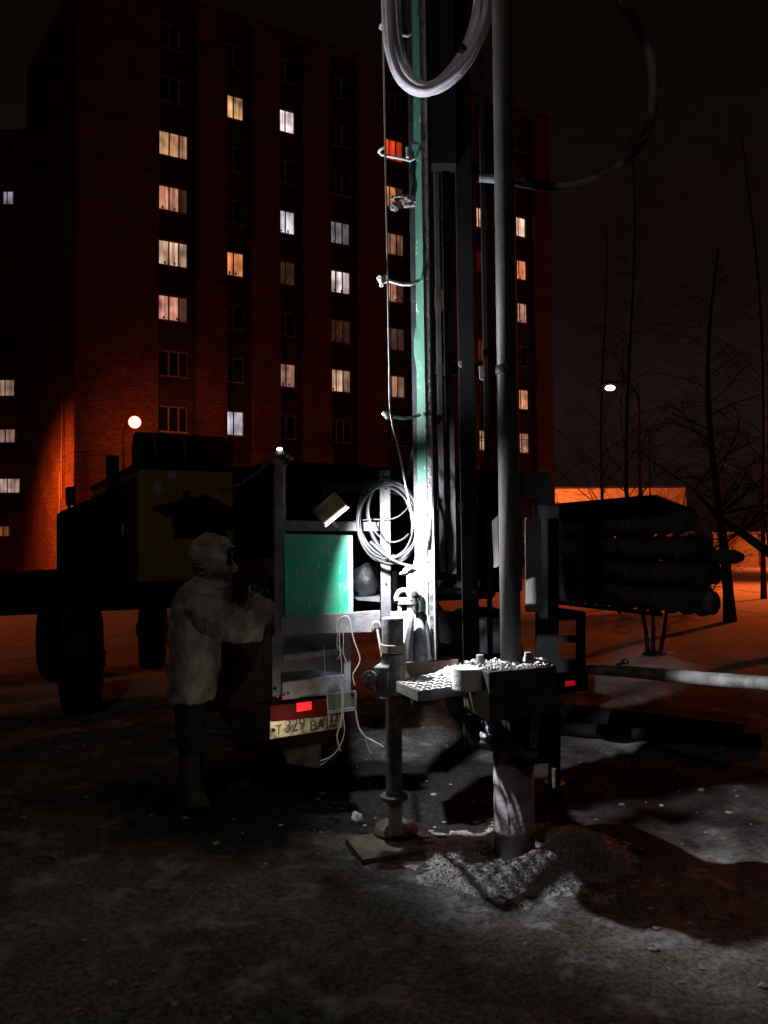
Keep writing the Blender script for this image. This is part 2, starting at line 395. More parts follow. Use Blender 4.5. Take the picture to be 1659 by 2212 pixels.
LIT = {(0,5):(warm,.42), (0,4):((1,.42,.26),.34), (0,3):(beige,.75), (0,2):(pink,.50),
       (1,6):(warm,.62), (1,3):((1,.32,.12),.40), (1,0):(grey,.48),
       (2,6):(white,.80), (2,4):(grey,.72), (2,1):((1,.50,.38),.26),
       (3,4):(grey,.20), (3,3):(white,.78), (3,1):(beige,.36),
       (4,1):((1,.48,.30),.26), (4,3):(pink,.50), (4,4):((1,.45,.25),.22), (4,5):((1,.36,.14),.52), (4,6):(red,.85),
       (6,0):(beige,.42), (6,5):((1,.5,.30),.60), (6,4):(red,.03),
       (3,2):((1,.4,.2),.035), (2,3):((1,.4,.2),.03), (4,2):((1,.5,.4),.06), (5,3):((1,.3,.12),.08), (6,2):((1,.3,.1),.05), (7,0):((1,.45,.34),.42), (7,1):((1,.42,.20),.52), (7,3):((1,.52,.34),.78), (7,4):((1,.28,.12),.66), (7,5):((1,.62,.46),.85)}
for ci, (a, b_) in enumerate(CT):
    for k in range(KMIN, KMIN+NR):
        c = z0+dz*k; y = REC+.10; lit = LIT.get((ci, k))
        wdt = b_-a; three = (ci == 0)
        # uneven sashes like the photo: narrow, wide, (narrow)
        cuts = [0, .36, .70, 1] if three else ([0, .42, 1] if ci in (1, 2, 6, 7) else [0, .30, .64, 1])
        xs = [a + wdt*q for q in cuts]; ft = .055
        fr = LB()
        fr.bx(a, b_, y, y+.07, c-H2, c-H2+ft); fr.bx(a, b_, y, y+.07, c+H2-ft, c+H2)
        for q in xs: fr.bx(max(a, q-ft*.7), min(b_, q+ft*.7), y+.004, y+.066, c-H2+ft, c+H2-ft)
        f = fr.out('window', m_wframe, bld)
        for j in range(len(xs)-1):
            hide = lit and ((j == 2 and (ci, k) in ((0, 4), (0, 2), (4, 3), (7, 1), (7, 4), (4, 5))))
            mm = pane_mat(lit[0], lit[1]*((1, .9, .5)[j]*(.75+.45*((ci*37+k*17+j*11)%10)/10)) if not hide else lit[1]*.08, (ci*3+k+j) % 7) if lit else m_wdark
            LB().bx(xs[j]+ft*.7, xs[j+1]-ft*.7, y+.03, y+.04, c-H2+ft, c+H2-ft).out('pane', mm, f)
        LB().bx(a-.03, b_+.03, y-.12, y-.004, c-H2-.05, c-H2+.01).out('sill', m_wframe, f)
        if lit and k in (2, 3, 4, 1):   # pot plants on the sill
            for q in range(2):
                LB().blob((a+wdt*(.22+.4*q+random.uniform(-.08, .08)), y+.022, c-H2+.16), .055, 1, .5, (1, .1, random.uniform(1.2, 2.6)), seed=q+ci).out('houseplant', m_black, f)
# the wing beyond the corner, catching the yard lamp
C0 = plane_hit(160, 1000); C0.z = 0
C1 = at(50, 1000, 44.3); C1.z = 0
inv = (Matrix.Translation(A0) @ Matrix.Rotation(ANG, 4, 'Z')).inverted()
wd = (C1-C0).normalized(); wn = Vector((wd.y, -wd.x, 0))
if wn.y < 0: wn = -wn
q = [C0 + wd*.02, C1, C1 + wn*6, C0 + wd*.02 + wn*6]; base = [inv @ p for p in q]
wg = LB(); wg.hexa([base[0], base[1], base[1]+Vector((0,0,TOP)), base[0]+Vector((0,0,TOP)), base[3], base[2], base[2]+Vector((0,0,TOP)), base[3]+Vector((0,0,TOP))])
wg.out('wing_wall', m_brick, bld)
dp = LB()
for s_, zt, zb in ((1.6, 9.3, 3.9), (1.9, 5.2, 1.2)):
    p = C0 + wd*s_ - wn*.12; dp.tube([inv @ Vector((p.x, p.y, zt)), inv @ Vector((p.x, p.y, zb))], .045, 8)
dp.out('downpipe', m_wframe, bld)
# second block at the left edge
B0 = at(-160, 1000, 45.5); B0.z = 0
b2 = thing('apartment_building', B0, 'farther brick block with balconies cut by the left edge of the photo', 'building')
bx1 = (at(53, 1000, 45.5)-B0).x
LB().bx(0, bx1, .25, 12, 0, 26.5).out('wall', m_brick, b2)
LB().bx(-.1, bx1+.1, .1, 12.1, 26.5, 26.8).out('roof', m_roof, b2)
for (l, r_, t_, bt, c, s) in ((3, 28, 410, 441, (.82,.80,.95), .24), (-6, 30, 818, 856, beige, .20), (-6, 32, 925, 957, (1,.55,.4), .18), (-6, 42, 1032, 1066, (1,.62,.52), .34), (3, 28, 516, 548, None, 0), (3, 28, 622, 652, None, 0), (-6, 30, 716, 750, None, 0), (-6, 20, 1135, 1160, (1,.3,.1), .1), (3, 28, 300, 332, None, 0)):
    p0 = at(l, bt, 45.5)-B0; p1 = at(r_, t_, 45.5)-B0; p0.z += 0; fr = LB(); t = .06
    fr.bx(p0.x, p1.x, .12, .2, p0.z, p0.z+t); fr.bx(p0.x, p1.x, .12, .2, p1.z-t, p1.z)
    mid = (p0.x*.6+p1.x*.4)
    for xq in (p0.x+t/2, mid, p1.x-t/2): fr.bx(xq-t/2, xq+t/2, .124, .196, p0.z+t, p1.z-t)
    f = fr.out('window', m_wframe, b2)
    for u, v, st in ((p0.x+t, mid-t/2, 1), (mid+t/2, p1.x-t, 2)):
        LB().bx(u, v, .15, .16, p0.z+t, p1.z-t).out('pane', pane_mat(c, s, st) if c else m_wdark, f)
for yy in (770, 880, 990, 1100):
    p = at(40, yy, 44.9)-B0; LB().bx(p.x-3, p.x+.25, -.7, .249, p.z-.1, p.z+.02).bx(p.x-3, p.x+.25, -.75, -.7, p.z-.1, p.z+.55).out('balcony', m_spandrel, b2)

# low lit building on the right
m_plaster = mat('yellow plaster', (.62, .58, .50), rough=.9, scale=2, var=.12)
LBp = at(1100, 1060, 62); Lr = at(1500, 1060, 60)
lb = thing('low_building', Vector((LBp.x, LBp.y, 0)), 'long low pale building lit orange, seen above the stacked augers', 'building')
ztop = at(1300, 1053, 61).z; ln = (Lr-LBp).length
LB().bx(0, ln, 0, 8, 0, ztop).out('wall', m_plaster, lb); LB().bx(-.2, ln+.2, -.2, 8.2, ztop, ztop+.12).out('roof', m_roof, lb)
for i in range(4):
    LB().bx(3+i*3.4, 4.6+i*3.4, -.03, -.003, 1.2, 2.6).out('window', m_wframe, lb)
lp = at(1290, 1010, 56)
light('wall_fill_glow', 'POINT', (lp.x-3, lp.y-1, 6.5), 4200, (1, .16, .03), .1)  # unseen light added to brighten the low building's wall
# far wall / parapet on the right edge
m_conc = mat('concrete fence', (.42, .40, .37), rough=.9, scale=3, var=.2)
fa = at(1545, 1150, 46); fb = at(1760, 1150, 46)
fz = at(1600, 1152, 46).z
fe = thing('boundary_wall', Vector((fa.x, fa.y, 0)), 'low concrete boundary wall glowing orange behind the bare tree trunk', 'wall')
L_ = (fb-fa).length
LB().bx(0, L_, 0, .25, 0, fz).out('panel', m_conc, fe); LB().bx(-.05, L_+.05, -.04, .29, fz, fz+.08).out('coping', mat('snow cap', (.6,.6,.62)), fe)
for i in range(3): LB().bx(i*2.6, i*2.6+.22, -.12, -.003, 0, fz-.003).out('post', m_conc, fe)
# snow bank along the road
sb = MB(); P = [ground(px, py) for px, py in ((1500, 1222), (1560, 1221), (1640, 1222), (1760, 1224))]
sb.tube([p+Vector((0, 0, .1)) for p in P], [.35, .5, .45, .5], 12, smooth_path=5).rough(.2, .8)
tag(sb.out('snow_bank', mat('snow', (.6, .6, .62), rough=.8), smooth=True), None, None, None, 'structure')

# ------------------------------------------------------------------ street lamps
m_bulb_or = mat('glowing sodium lamp', (1, .7, .4), emit=(1.0, .50, .20), estr=14)
def limb(M, core, rim):
    n = M.node_tree; b = n.nodes['Principled BSDF']; lw = n.nodes.new('ShaderNodeLayerWeight'); lw.inputs[0].default_value = .5
    r = n.nodes.new('ShaderNodeValToRGB'); r.color_ramp.elements[0].position = .2; r.color_ramp.elements[1].position = .72
    r.color_ramp.elements[0].color = (*core, 1); r.color_ramp.elements[1].color = (*rim, 1)
    n.links.new(lw.outputs['Facing'], r.inputs[0]); n.links.new(r.outputs[0], b.inputs['Emission Color']); b.inputs['Emission Strength'].default_value = 5
limb(m_bulb_or, (1.6, .75, .34), (.40, .03, .003))
m_bulb_w = mat('glowing lamp glass', (1, .8, .6), emit=(1.0, .62, .40), estr=9)
def street_lamp(base, headp, label, bulb_r, bulb, mat_pole, group='street lamps', sc=(1, 1, 1)):
    t = thing('street_lamp', Vector((base.x, base.y, 0)), label, 'street lamp', group)
    MB().tube([Vector((base.x, base.y, 0)), Vector((base.x, base.y, headp.z-.2))], [.09, .05], 10).out('pole', mat_pole, t)
    MB().tube([Vector((base.x, base.y, headp.z-.2)), (base*.5+headp*.5).xy.to_3d()+Vector((0, 0, headp.z+.22)), headp+Vector((0, 0, .14))], .03, 8, smooth_path=4).out('arm', mat_pole, t)
    hd = MB().loft([(headp+Vector((0, 0, .12)), .24, .13), (headp+Vector((0, 0, .20)), .20, .11), (headp+Vector((0, 0, .25)), .08, .05)], 16).out('housing', mat_pole, t, smooth=True)
    MB().blob(headp, bulb_r, 3, 0, sc).out('diffuser', bulb, t, smooth=True)
    return t
street_lamp(LAMP_A+Vector((-.9, 1.2, 0)), at(291, 912, 33.6), 'street lamp glowing bright orange in front of the brick block', .28, m_bulb_or, m_black)
street_lamp(at(1380, 900, 25.6), at(1318, 838, 25.5), 'small distant street lamp glowing among the bare trees at right', .15, m_bulb_w, m_black, sc=(1.15, .8, .6))
# ------------------------------------------------------------------ trees and wires
m_bark = mat('dark bark', (.016, .013, .011), rough=.95, scale=12, var=.5, bump=.6)
m_twig = mat('dark twigs', (.012, .010, .009), rough=.95)
def grow(tr, tw, p, d, r, ln, depth, droop=0.0, rnd=random):
    n = 5; pts = [p.copy()]; q = p.copy(); dd = d.normalized()
    for i in range(n):
        dd = (dd + Vector((rnd.uniform(-1, 1), rnd.uniform(-1, 1), rnd.uniform(-.7, .7)-droop))*.2).normalized()
        q = q + dd*ln/n; pts.append(q.copy())
    rs = [max(.0022, r*(1-.6*i/n)) for i in range(n+1)]
    (tr if r > .02 else tw).tube(pts, rs, 6 if r > .02 else 3, cap=r > .02)
    if depth <= 0: return
    for k in range({3: 7, 2: 6, 1: 6}.get(depth, 5)):
        i = rnd.randint(1, n); t_ = pts[i]
        side = Vector((rnd.uniform(-1, 1), rnd.uniform(-1, 1), rnd.uniform(-.1, .6)-droop)).normalized()
        grow(tr, tw, t_, (dd*.5+side).normalized(), r*.36, ln*rnd.uniform(.35, .75), depth-1, droop*1.3, rnd)
def tree(base, h, r, label, seed, lean=(0, 0), droop=.25, cat='tree', start=.22, nb=22, group=None, blen=.22, dep=2):
    rnd = random.Random(seed); root = thing('bare_tree', base, label, cat, group)
    tr, tw = MB(), MB(); pts = []; n = 12
    for i in range(n+1):
        f = i/n; pts.append(base + Vector((lean[0]*f*h + .35*math.sin(f*4+seed)*f, lean[1]*f*h+.1*math.cos(f*4+seed)*f, -.05+f*h)))
    tr.tube(pts, [r*(1-.85*i/n)*(1.25 if i == 0 else 1) for i in range(n+1)], 9)
    for k in range(nb):
        f = start + (1-start)*k/nb; x = f*n; i = min(int(x), n-1); p = pts[i].lerp(pts[i+1], x-i)
        a = rnd.uniform(0, 6.28); d = Vector((math.cos(a), math.sin(a), rnd.uniform(.5, 1.6)))
        grow(tr, tw, p, d, max(.009, r*(1-f)*.36), h*blen*(1.15-f*.8)*rnd.uniform(.6,1.15), dep, droop, rnd)
    tr.out('trunk', m_bark, root, smooth=True); tw.out('crown', m_twig, root)
    return root
def gp(px, py): return ground(px, py)
tree(gp(1577, 1343), 7.5, .11, 'bare tree with a straight dark trunk standing in the orange lit snow', 3, lean=(-.03, 0), start=.3, nb=20)
tb = gp(1690, 1290)
tree(Vector((5.9, 18.5, 0)), 11.5, .06, 'tall bare birch with hanging twigs beside the distant street lamp', 11, lean=(.0, 0), start=.16, nb=30, blen=.26)
tree(Vector((10.3, 21, 0)), 13, .07, 'tallest bare tree rising at the right edge of the sky', 19, lean=(.0, 0), start=.15, nb=30, blen=.26)
tree(Vector((8.6, 30, 0)), 14, .08, 'bare tree farther back with dense drooping twigs', 23, start=.12, nb=30, blen=.25)
# a leaning trunk at the right edge
lt = thing('leaning_tree', at(1740, 1260, 12.5).xy.to_3d(), 'dark leaning trunk slanting down to the right edge of the photo', 'tree')
tr, tw = MB(), MB(); P = [at(1800, 1290, 12.5), at(1700, 1222, 12.5), at(1660, 1193, 12.5), at(1600, 1150, 12.6), at(1550, 1115, 12.8), at(1500, 1060, 13)]
tr.tube([Vector((P[0].x+.4, P[0].y, 0))] + P, [.1, .1, .09, .08, .065, .05, .02], 9); rr = random.Random(5)
for i in range(14):
    p = P[rr.randint(2, 5)]; grow(tr, tw, p, Vector((rr.uniform(-1, 1), rr.uniform(-.5, .5), rr.uniform(-.3, 1))), .02, 1.1, 2, .1, rr)
tr.out('trunk', m_bark, lt, smooth=True); tw.out('crown', m_twig, lt)
# young three-stemmed tree in front of the augers
yb = gp(1412, 1414)
yt = thing('young_tree', yb, 'young tree with three thin stems rising from one root in the snow', 'tree')
for (tx, ty) in ((1386, 1315), (1408, 1300), (1440, 1315)):
    a = at(1400+(tx-1386)*.45, 1412, yb.y); b_ = at(tx, ty, yb.y); d = b_-a
    st = MB(); tw = MB(); st.tube([a+Vector((0,0,-.05)), a.lerp(b_, .5)+Vector((.015, 0, 0)), b_, b_+d*1.5, b_+d*3.0], [.035, .028, .022, .014, .005], 7)
    st.out('stem', m_bark, yt, smooth=True)
tw = MB(); rr = random.Random(9)
for i in range(10): grow(tw, tw, at(rr.uniform(1380, 1450), rr.uniform(1130, 1240), yb.y), Vector((rr.uniform(-1, 1), rr.uniform(-.5, .5), .8)), .008, .5, 1, 0, rr)
tw.out('crown', m_twig, yt)
rt = MB().loft([(yb+Vector((0,0,-.05)), .22, .22), (yb+Vector((0,0,.03)), .15, .15), (yb+Vector((0,0,.07)), .06, .06)], 14).rough(.03, 6)
rt.out('root', m_bark, yt, smooth=True)
# bushes in front of the low building
for i, (px, py, s, lab) in enumerate(((1335, 1150, 1.25, 'leafless bush tangled in front of the lit low building'), (1405, 1150, 1.15, 'leafless bush right of the tangled one, under the birch'), (1500, 1150, 1.2, 'leafless bush near the tip of the auger stack'))):
    D = 17; b0 = at(px, 1160, D); b0.z = 0; root = thing('bush', b0, lab, 'bush', 'bare bushes behind the auger stack'); tw = MB(); rr = random.Random(40+i)
    for k in range(16): grow(tw, tw, b0, Vector((rr.uniform(-.6, .6), rr.uniform(-.5, .5), 1)), .018, 1.55*s, 2, .05, rr)
    tw.out('branches', m_twig, root)
# overhead wires
def wire(name, pts, r, label, material=m_wire, sp=6):
    o = MB().tube(pts, r, 6, smooth_path=sp).out(name, material); return tag(o, label, 'wire')
wire('overhead_cable', [at(1560, 1000, 14), at(1580, 1012, 14), at(1620, 1020, 14), at(1665, 1021, 14), at(1760, 1012, 14)], .013, 'sagging overhead cable catching orange light at the right edge')
wire('overhead_wire', [at(1190, 948, 34), at(1130, 950, 34), at(1040, 952, 34), at(800, 962, 34), at(160, 985, 34)], .012, 'thin overhead wire crossing in front of the lowest lit windows', m_black)
wire('overhead_wire', [at(1190, 938, 34), at(1130, 942, 34), at(1040, 945, 34), at(800, 957, 34), at(160, 978, 34)], .012, 'upper thin overhead wire just above the first one, before the lowest windows', m_black)
wp = at(1345, 895, 22)
wire('overhead_wire', [at(1303, 896, 22), at(1325, 893, 22), at(1345, 889, 22), at(1372, 886, 22)], .008, 'short bright piece of wire below the distant street lamp')
# ------------------------------------------------------------------ yellow service truck (dark, at left)
st0 = at(300, 1172, 8.0); sv = Vector((.882, .47, 0)); sw = Vector((-.47, .882, 0))   # along the body / away from us
truck = thing('service_truck', Vector((st0.x, st0.y, 0)), 'dark service truck with a dull yellow box body, bonnet and round tank on the roof', 'truck')
def sp_(u, v, z): return Vector((st0.x, st0.y, 0)) + sv*u + sw*v + Vector((0, 0, z))
def sbox(mb, u0, u1, v0, v1, z0_, z1_):
    return mb.hexa([sp_(u0,v0,z0_), sp_(u1,v0,z0_), sp_(u1,v0,z1_), sp_(u0,v0,z1_), sp_(u0,v1,z0_), sp_(u1,v1,z0_), sp_(u1,v1,z1_), sp_(u0,v1,z1_)])
zt = at(300, 1010, 8.0).z; zb = at(300, 1258, 8.0).z
sbox(MB(), 0, 2.7, 0, 3.6, zb, zt).out('body', m_yellow, truck, bevel=.02)
sbox(MB(), -.03, 2.75, -.03, 3.65, zt, zt+.05).out('roof', m_black, truck)
sbox(MB(), -.04, -.003, .1, 3.4, zb+.1, zt-.1).out('end_panel', m_maroon, truck)  # end face in brown red, darker than the yellow body
hd = MB(); 
for k in (.55, .78): hd.tube([sp_(-.07, k, zb+.5), sp_(-.07, k, zb+.62)], .016, 8)
hd.out('handle', m_wire, truck)
sbox(MB(), 1.0, 1.06, -.05, -.003, zb, zt).out('door_post', m_black, truck)
sbox(MB(), 1.75, 1.80, -.05, -.003, zb, zt).out('door_post', m_black, truck)
tk = MB(); tk.tube([sp_(.12, .9, zt+.27), sp_(1.15, .9, zt+.27)], .23, 20); tank = tk.out('tank', m_black, truck, smooth=True)
for u in (.28, .62):
    b_ = MB(); b_.tube([sp_(u, .9, zt+.27), sp_(u+.035, .9, zt+.27)], .238, 20); b_.out('strap', mat('worn strap', (.12, .10, .05)), tank)
rk = MB(); rk.beam(sp_(1.7, .1, zt+.12), sp_(2.7, .1, zt+.12), .05); 
for u in (1.75, 2.2, 2.65): rk.beam(sp_(u, .1, zt+.04), sp_(u, .1, zt+.12), .04)
rk.out('roof_rack', m_black, truck)
# paper notices and lettering on the yellow side
stk = mat('pale sticker', (.35, .35, .38))
def spx(px, py):
    d = ray(px, py); o = Vector((0, 0, CZ)); P0 = sp_(0, -.004, 0); return o + d*((P0-o).dot(sw)/d.dot(sw))
c = spx(371, 1026); bm_ = MB(); bm_.tube([c, c-sw*.003], .05, 20); bm_.out('sticker', stk, truck)
MB().hexa([spx(331,1040), spx(350,1041), spx(350,1063), spx(331,1062)] + [spx(*p)+sw*.003 for p in ((331,1040),(350,1041),(350,1063),(331,1062))]).out('sticker', stk, truck)
m_letter = mat('dark lettering', (.05, .035, .02), rough=.9)
text('lettering', '\u0421 \u0418', spx(432, 1092), sv, Vector((0,0,1)), .13, m_letter, truck)
text('lettering', '\u0422\u041e\u0419', spx(506, 1094), sv, Vector((0,0,1)), .13, m_letter, truck)
# cab, bonnet, chassis
cz0 = at(180, 1312, 8.4).z
sbox(MB(), -2.0, 2.7, .25, .5, zb-.30, zb-.02).out('chassis_rail', m_black, truck)
sbox(MB(), -2.0, 2.7, 1.55, 1.8, zb-.30, zb-.02).out('chassis_rail', m_black, truck)
c0 = at(118, 1105, 8.2); c1 = at(232, 1105, 8.2)
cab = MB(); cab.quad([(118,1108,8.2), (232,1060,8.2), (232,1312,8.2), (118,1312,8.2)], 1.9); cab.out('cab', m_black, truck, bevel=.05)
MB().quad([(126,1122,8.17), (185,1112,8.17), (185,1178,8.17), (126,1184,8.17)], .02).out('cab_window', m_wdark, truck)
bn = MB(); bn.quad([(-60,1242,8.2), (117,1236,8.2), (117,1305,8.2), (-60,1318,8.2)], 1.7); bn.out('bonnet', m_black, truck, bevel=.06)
MB().quad([(-60,1300,8.0), (60,1296,8.0), (60,1324,8.0), (-60,1326,8.0)], .12).out('bumper', m_black, truck)
mr_ = MB(); mr_.quad([(140,1052,8.1), (160,1050,8.1), (160,1092,8.1), (140,1092,8.1)], .06); mirror = mr_.out('mirror', m_black, truck, bevel=.015)
MB().tube([at(150, 1090, 8.13), at(147, 1110, 8.15), at(135, 1135, 8.2)], .015, 6).out('mirror_arm', m_black, mirror)
MB().tube([at(243, 985, 8.6), at(243, 1312, 8.6)], .07, 12).out('exhaust_pipe', m_black, truck, smooth=True)
# rubbish bins and a bush outline left of it
def wheel(mk, c, ax, r, wd_, parent, tyre=m_rubber):
    p0, p1 = c - ax*wd_/2, c + ax*wd_/2
    w_ = MB(); w_.tube([p0, p0+ax*wd_*.08, p1-ax*wd_*.08, p1], [r*.86, r, r, r*.86], 28); ty = w_.out('wheel', tyre, parent, smooth=False, bevel=.01)
    h = MB(); h.tube([p0-ax*.012, p1+ax*.012], r*.48, 20); h.tube([p0-ax*.04, p1+ax*.04], r*.16, 12); h.out('rim', m_dark, ty)
wax = Vector((.96, .28, 0)).normalized()
for (px, py, D) in ((178, 1418, 7.5), (420, 1405, 8.2)):
    c = at(px, py, D); c.z = .5; wheel('w', c, wax, .5, .34, truck)
for (px, D) in ((120, 9.6), (330, 10.2)):
    c = at(px, 1400, D); c.z = .5; wheel('w', c, wax, .5, .34, truck)

# ------------------------------------------------------------------ the drilling rig
AR = math.radians(22.7); RU = Vector((math.cos(AR), math.sin(AR), 0)); RV = Vector((-math.sin(AR), math.cos(AR), 0))
R0 = at(590, 1172, 4.45); R0.z = 0
rig = thing('drilling_rig', R0, 'truck mounted drilling rig with raised green mast, lit by its own work lamp', 'drilling rig')
def rp_(u, v, z): return R0 + RU*u + RV*v + Vector((0, 0, z))
def rbox(mb, u0, u1, v0, v1, a, b_):
    return mb.hexa([rp_(u0,v0,a), rp_(u1,v0,a), rp_(u1,v0,b_), rp_(u0,v0,b_), rp_(u0,v1,a), rp_(u1,v1,a), rp_(u1,v1,b_), rp_(u0,v1,b_)])
# body, cab and running gear
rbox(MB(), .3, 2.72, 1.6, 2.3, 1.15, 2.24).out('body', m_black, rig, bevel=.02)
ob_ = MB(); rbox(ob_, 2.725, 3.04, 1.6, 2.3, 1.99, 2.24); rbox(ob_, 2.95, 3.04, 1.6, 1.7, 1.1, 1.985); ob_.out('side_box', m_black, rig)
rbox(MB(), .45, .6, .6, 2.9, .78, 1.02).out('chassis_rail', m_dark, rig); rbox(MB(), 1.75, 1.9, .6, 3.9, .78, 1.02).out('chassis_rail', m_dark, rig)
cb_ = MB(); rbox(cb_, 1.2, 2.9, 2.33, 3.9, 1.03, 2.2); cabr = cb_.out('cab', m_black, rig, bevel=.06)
for u in (.28, 2.1):
    for v in (1.5, 2.75):
        wheel('w', rp_(u+.1, v, .52), RU, .52, .34, rig)
# raised bonnet sheet over the operator
cn = MB(); cn.quad([(328,1095,6.3), (448,1068,6.9), (592,1150,5.2), (398,1122,5.3)], .03)
cn.out('canopy_sheet', m_black, rig)
cb2 = MB(); cb2.quad([(372,1118,6.0), (470,1130,6.0), (470,1166,6.0), (376,1164,6.0)], .3); cb2.quad([(396,1060,6.2), (408,1060,6.2), (408,1120,6.2), (396,1120,6.2)], .05); cb2.out('winch_box', m_black, rig)
MB().blob(at(415, 1142, 5.96), .05, 2, .4, (1.2, .6, .8)).out('yellow_plug', mat('ochre plug', (.20, .12, .03)), rig, smooth=True)
# posts, beams and panels of the rear frame
def fq(name, pts, t, material=None, bevel=.004, parent=None): return MB().quad(pts, t).out(name, material or m_frame, parent or rig, bevel=bevel)
pl_ = fq('support_post', [(592,986,4.45), (613,986,4.45), (614,1372,4.45), (593,1372,4.45)], .08)
pr_ = fq('support_post', [(820,1015,4.56), (843,1015,4.56), (845,1334,4.56), (823,1334,4.56)], .06, steel('dimmed grey post', (.085,.085,.09), col2=(.05,.05,.052), scale=12))  # right post's steel made darker to tone down the near work lamp's light
hl = MB()
for (x, y) in ((829,1029),(836,1033),(828,1050),(833,1056),(836,1120),(830,1200),(834,1262)): hl.tube([at(x,y,4.558), at(x,y,4.555)], .007, 8)
hl.out('bolt_hole', m_black, pr_)
fq('crossbeam', [(614,1124,4.47), (819,1128,4.55), (819,1147,4.55), (614,1147,4.47)], .06)
fq('crossbeam', [(606,1334,4.40), (822,1319,4.50), (822,1366,4.50), (606,1371,4.40)], .05)
rg = MB(); c = at(813, 1351, 4.49); rg.tube([c, c+Vector((0,-.03,0))], .03, 18); r1 = rg.out('bolt', m_frame, rig, bevel=.004)
MB().tube([at(813,1351,4.455)+Vector((0,-.002,0)), at(813,1351,4.455)+Vector((0,-.006,0))], .018, 14).out('bolt_head', m_dark2, r1)
rg = MB(); c = at(729, 1137, 4.49); rg.tube([c, c+Vector((0,-.02,0))], .016, 14); rg.tube([c+Vector((0,-.02,0)), c+Vector((0,-.03,0))], .011, 6); rg.out('bolt', m_frame, rig)
# scratched green panel
M = mat('scratched green panel', (.03, .46, .24), rough=.3, scale=3.2, col2=(.05, .32, .21), bump=.12, bscale=18, thr=(.3, .7))
n = M.node_tree; N = n.nodes; L = n.links; b = N['Principled BSDF']; b.inputs['Roughness'].default_value = .35
for l in list(b.inputs['Roughness'].links): L.remove(l)
b.inputs['Roughness'].default_value = .34
src = b.inputs['Base Color'].links[0].from_socket
tcn = N.new('ShaderNodeTexCoord'); mp = N.new('ShaderNodeMapping'); mp.inputs['Scale'].default_value = (60, 60, 9); mp.inputs['Rotation'].default_value = (0, .35, 0)
L.new(tcn.outputs['Object'], mp.inputs[0]); sn = N.new('ShaderNodeTexNoise'); sn.inputs['Scale'].default_value = 1.6; sn.inputs['Detail'].default_value = 7; L.new(mp.outputs[0], sn.inputs['Vector'])
sr = N.new('ShaderNodeValToRGB'); L.new(sn.outputs[0], sr.inputs[0]); sr.color_ramp.elements[0].position = .62; sr.color_ramp.elements[1].position = .72; sr.color_ramp.elements[0].color = (0,0,0,1)
dn_ = N.new('ShaderNodeTexNoise'); dn_.inputs['Scale'].default_value = 5; dn_.inputs['Detail'].default_value = 10; dn_.inputs['Roughness'].default_value = .75; L.new(tcn.outputs['Object'], dn_.inputs['Vector'])
dr = N.new('ShaderNodeValToRGB'); L.new(dn_.outputs[0], dr.inputs[0]); dr.color_ramp.elements[0].position = .46; dr.color_ramp.elements[1].position = .70; dr.color_ramp.elements[0].color = (0,0,0,1); dr.color_ramp.elements[1].color = (.8,.8,.8,1)
x1 = N.new('ShaderNodeMix'); x1.data_type = 'RGBA'; L.new(dr.outputs[0], x1.inputs[0]); L.new(src, x1.inputs[6]); x1.inputs[7].default_value = (.22, .30, .30, 1)
x2 = N.new('ShaderNodeMix'); x2.data_type = 'RGBA'; L.new(sr.outputs[0], x2.inputs[0]); L.new(x1.outputs[2], x2.inputs[6]); x2.inputs[7].default_value = (.5, .6, .55, 1)
L.new(x2.outputs[2], b.inputs['Base Color'])
gpn = fq('control_panel', [(614,1153,4.43), (761,1156,4.50), (763,1323,4.50), (616,1333,4.43)], .02, M, .003)
fq('panel_edge', [(750,1157,4.488), (761.5,1157,4.494), (763.3,1322,4.494), (752,1323,4.488)], .004, mat('pale green edge strip', (.25, .42, .36), col2=(.12,.30,.24), scale=20), .001, gpn)  # edge strip in a paler green than the panel
# lower grey sheet with two ledges
lw = fq('rear_sheet', [(588,1372,4.46), (745,1367,4.60), (747,1512,4.60), (588,1522,4.46)], .02, steel('dark galvanised sheet', (.13,.13,.15), col2=(.07,.07,.085), scale=8))
m_sheet2 = steel('grey galvanised ledge', (.20,.20,.22), col2=(.11,.11,.12), scale=16)
fq('ledge', [(612,1415,4.43), (744,1400,4.56), (744,1412,4.56), (612,1428,4.43)], .03, m_sheet2, .002, lw)
fq('ledge', [(610,1474,4.43), (744,1458,4.56), (744,1498,4.56), (610,1512,4.43)], .03, m_sheet2, .002, lw)
fq('sheet_post', [(743,1366,4.555), (758,1366,4.56), (758,1502,4.56), (743,1502,4.555)], .05, m_sheet2)
# side sheet behind the operator, mud flap
m_side = steel('dusty brown grey sheet', (.17,.14,.125), col2=(.12,.10,.09), scale=3, rough=.8)
fq('side_sheet', [(430,1378,5.3), (584,1368,4.55), (584,1514,4.55), (430,1546,5.3)], .02, m_side)
sl = MB(); sl.quad([(486,1440,5.02), (488,1440,5.02), (488,1500,5.02), (486,1500,5.02)], .004); sl.quad([(541,1478,4.73), (543.5,1478,4.73), (543.5,1530,4.73), (541,1530,4.73)], .004); sl.out('seam', m_black, rig)
fq('mud_flap', [(596,1592,4.62), (695,1584,4.72), (695,1662,4.72), (622,1650,4.65)], .012, mat('mud spattered flap', (.12,.11,.08), col2=(.04,.035,.025), scale=14))
fq('bumper_bar', [(500,1530,4.9), (585,1518,4.55), (585,1600,4.55), (500,1615,4.9)], .04, m_dark2)
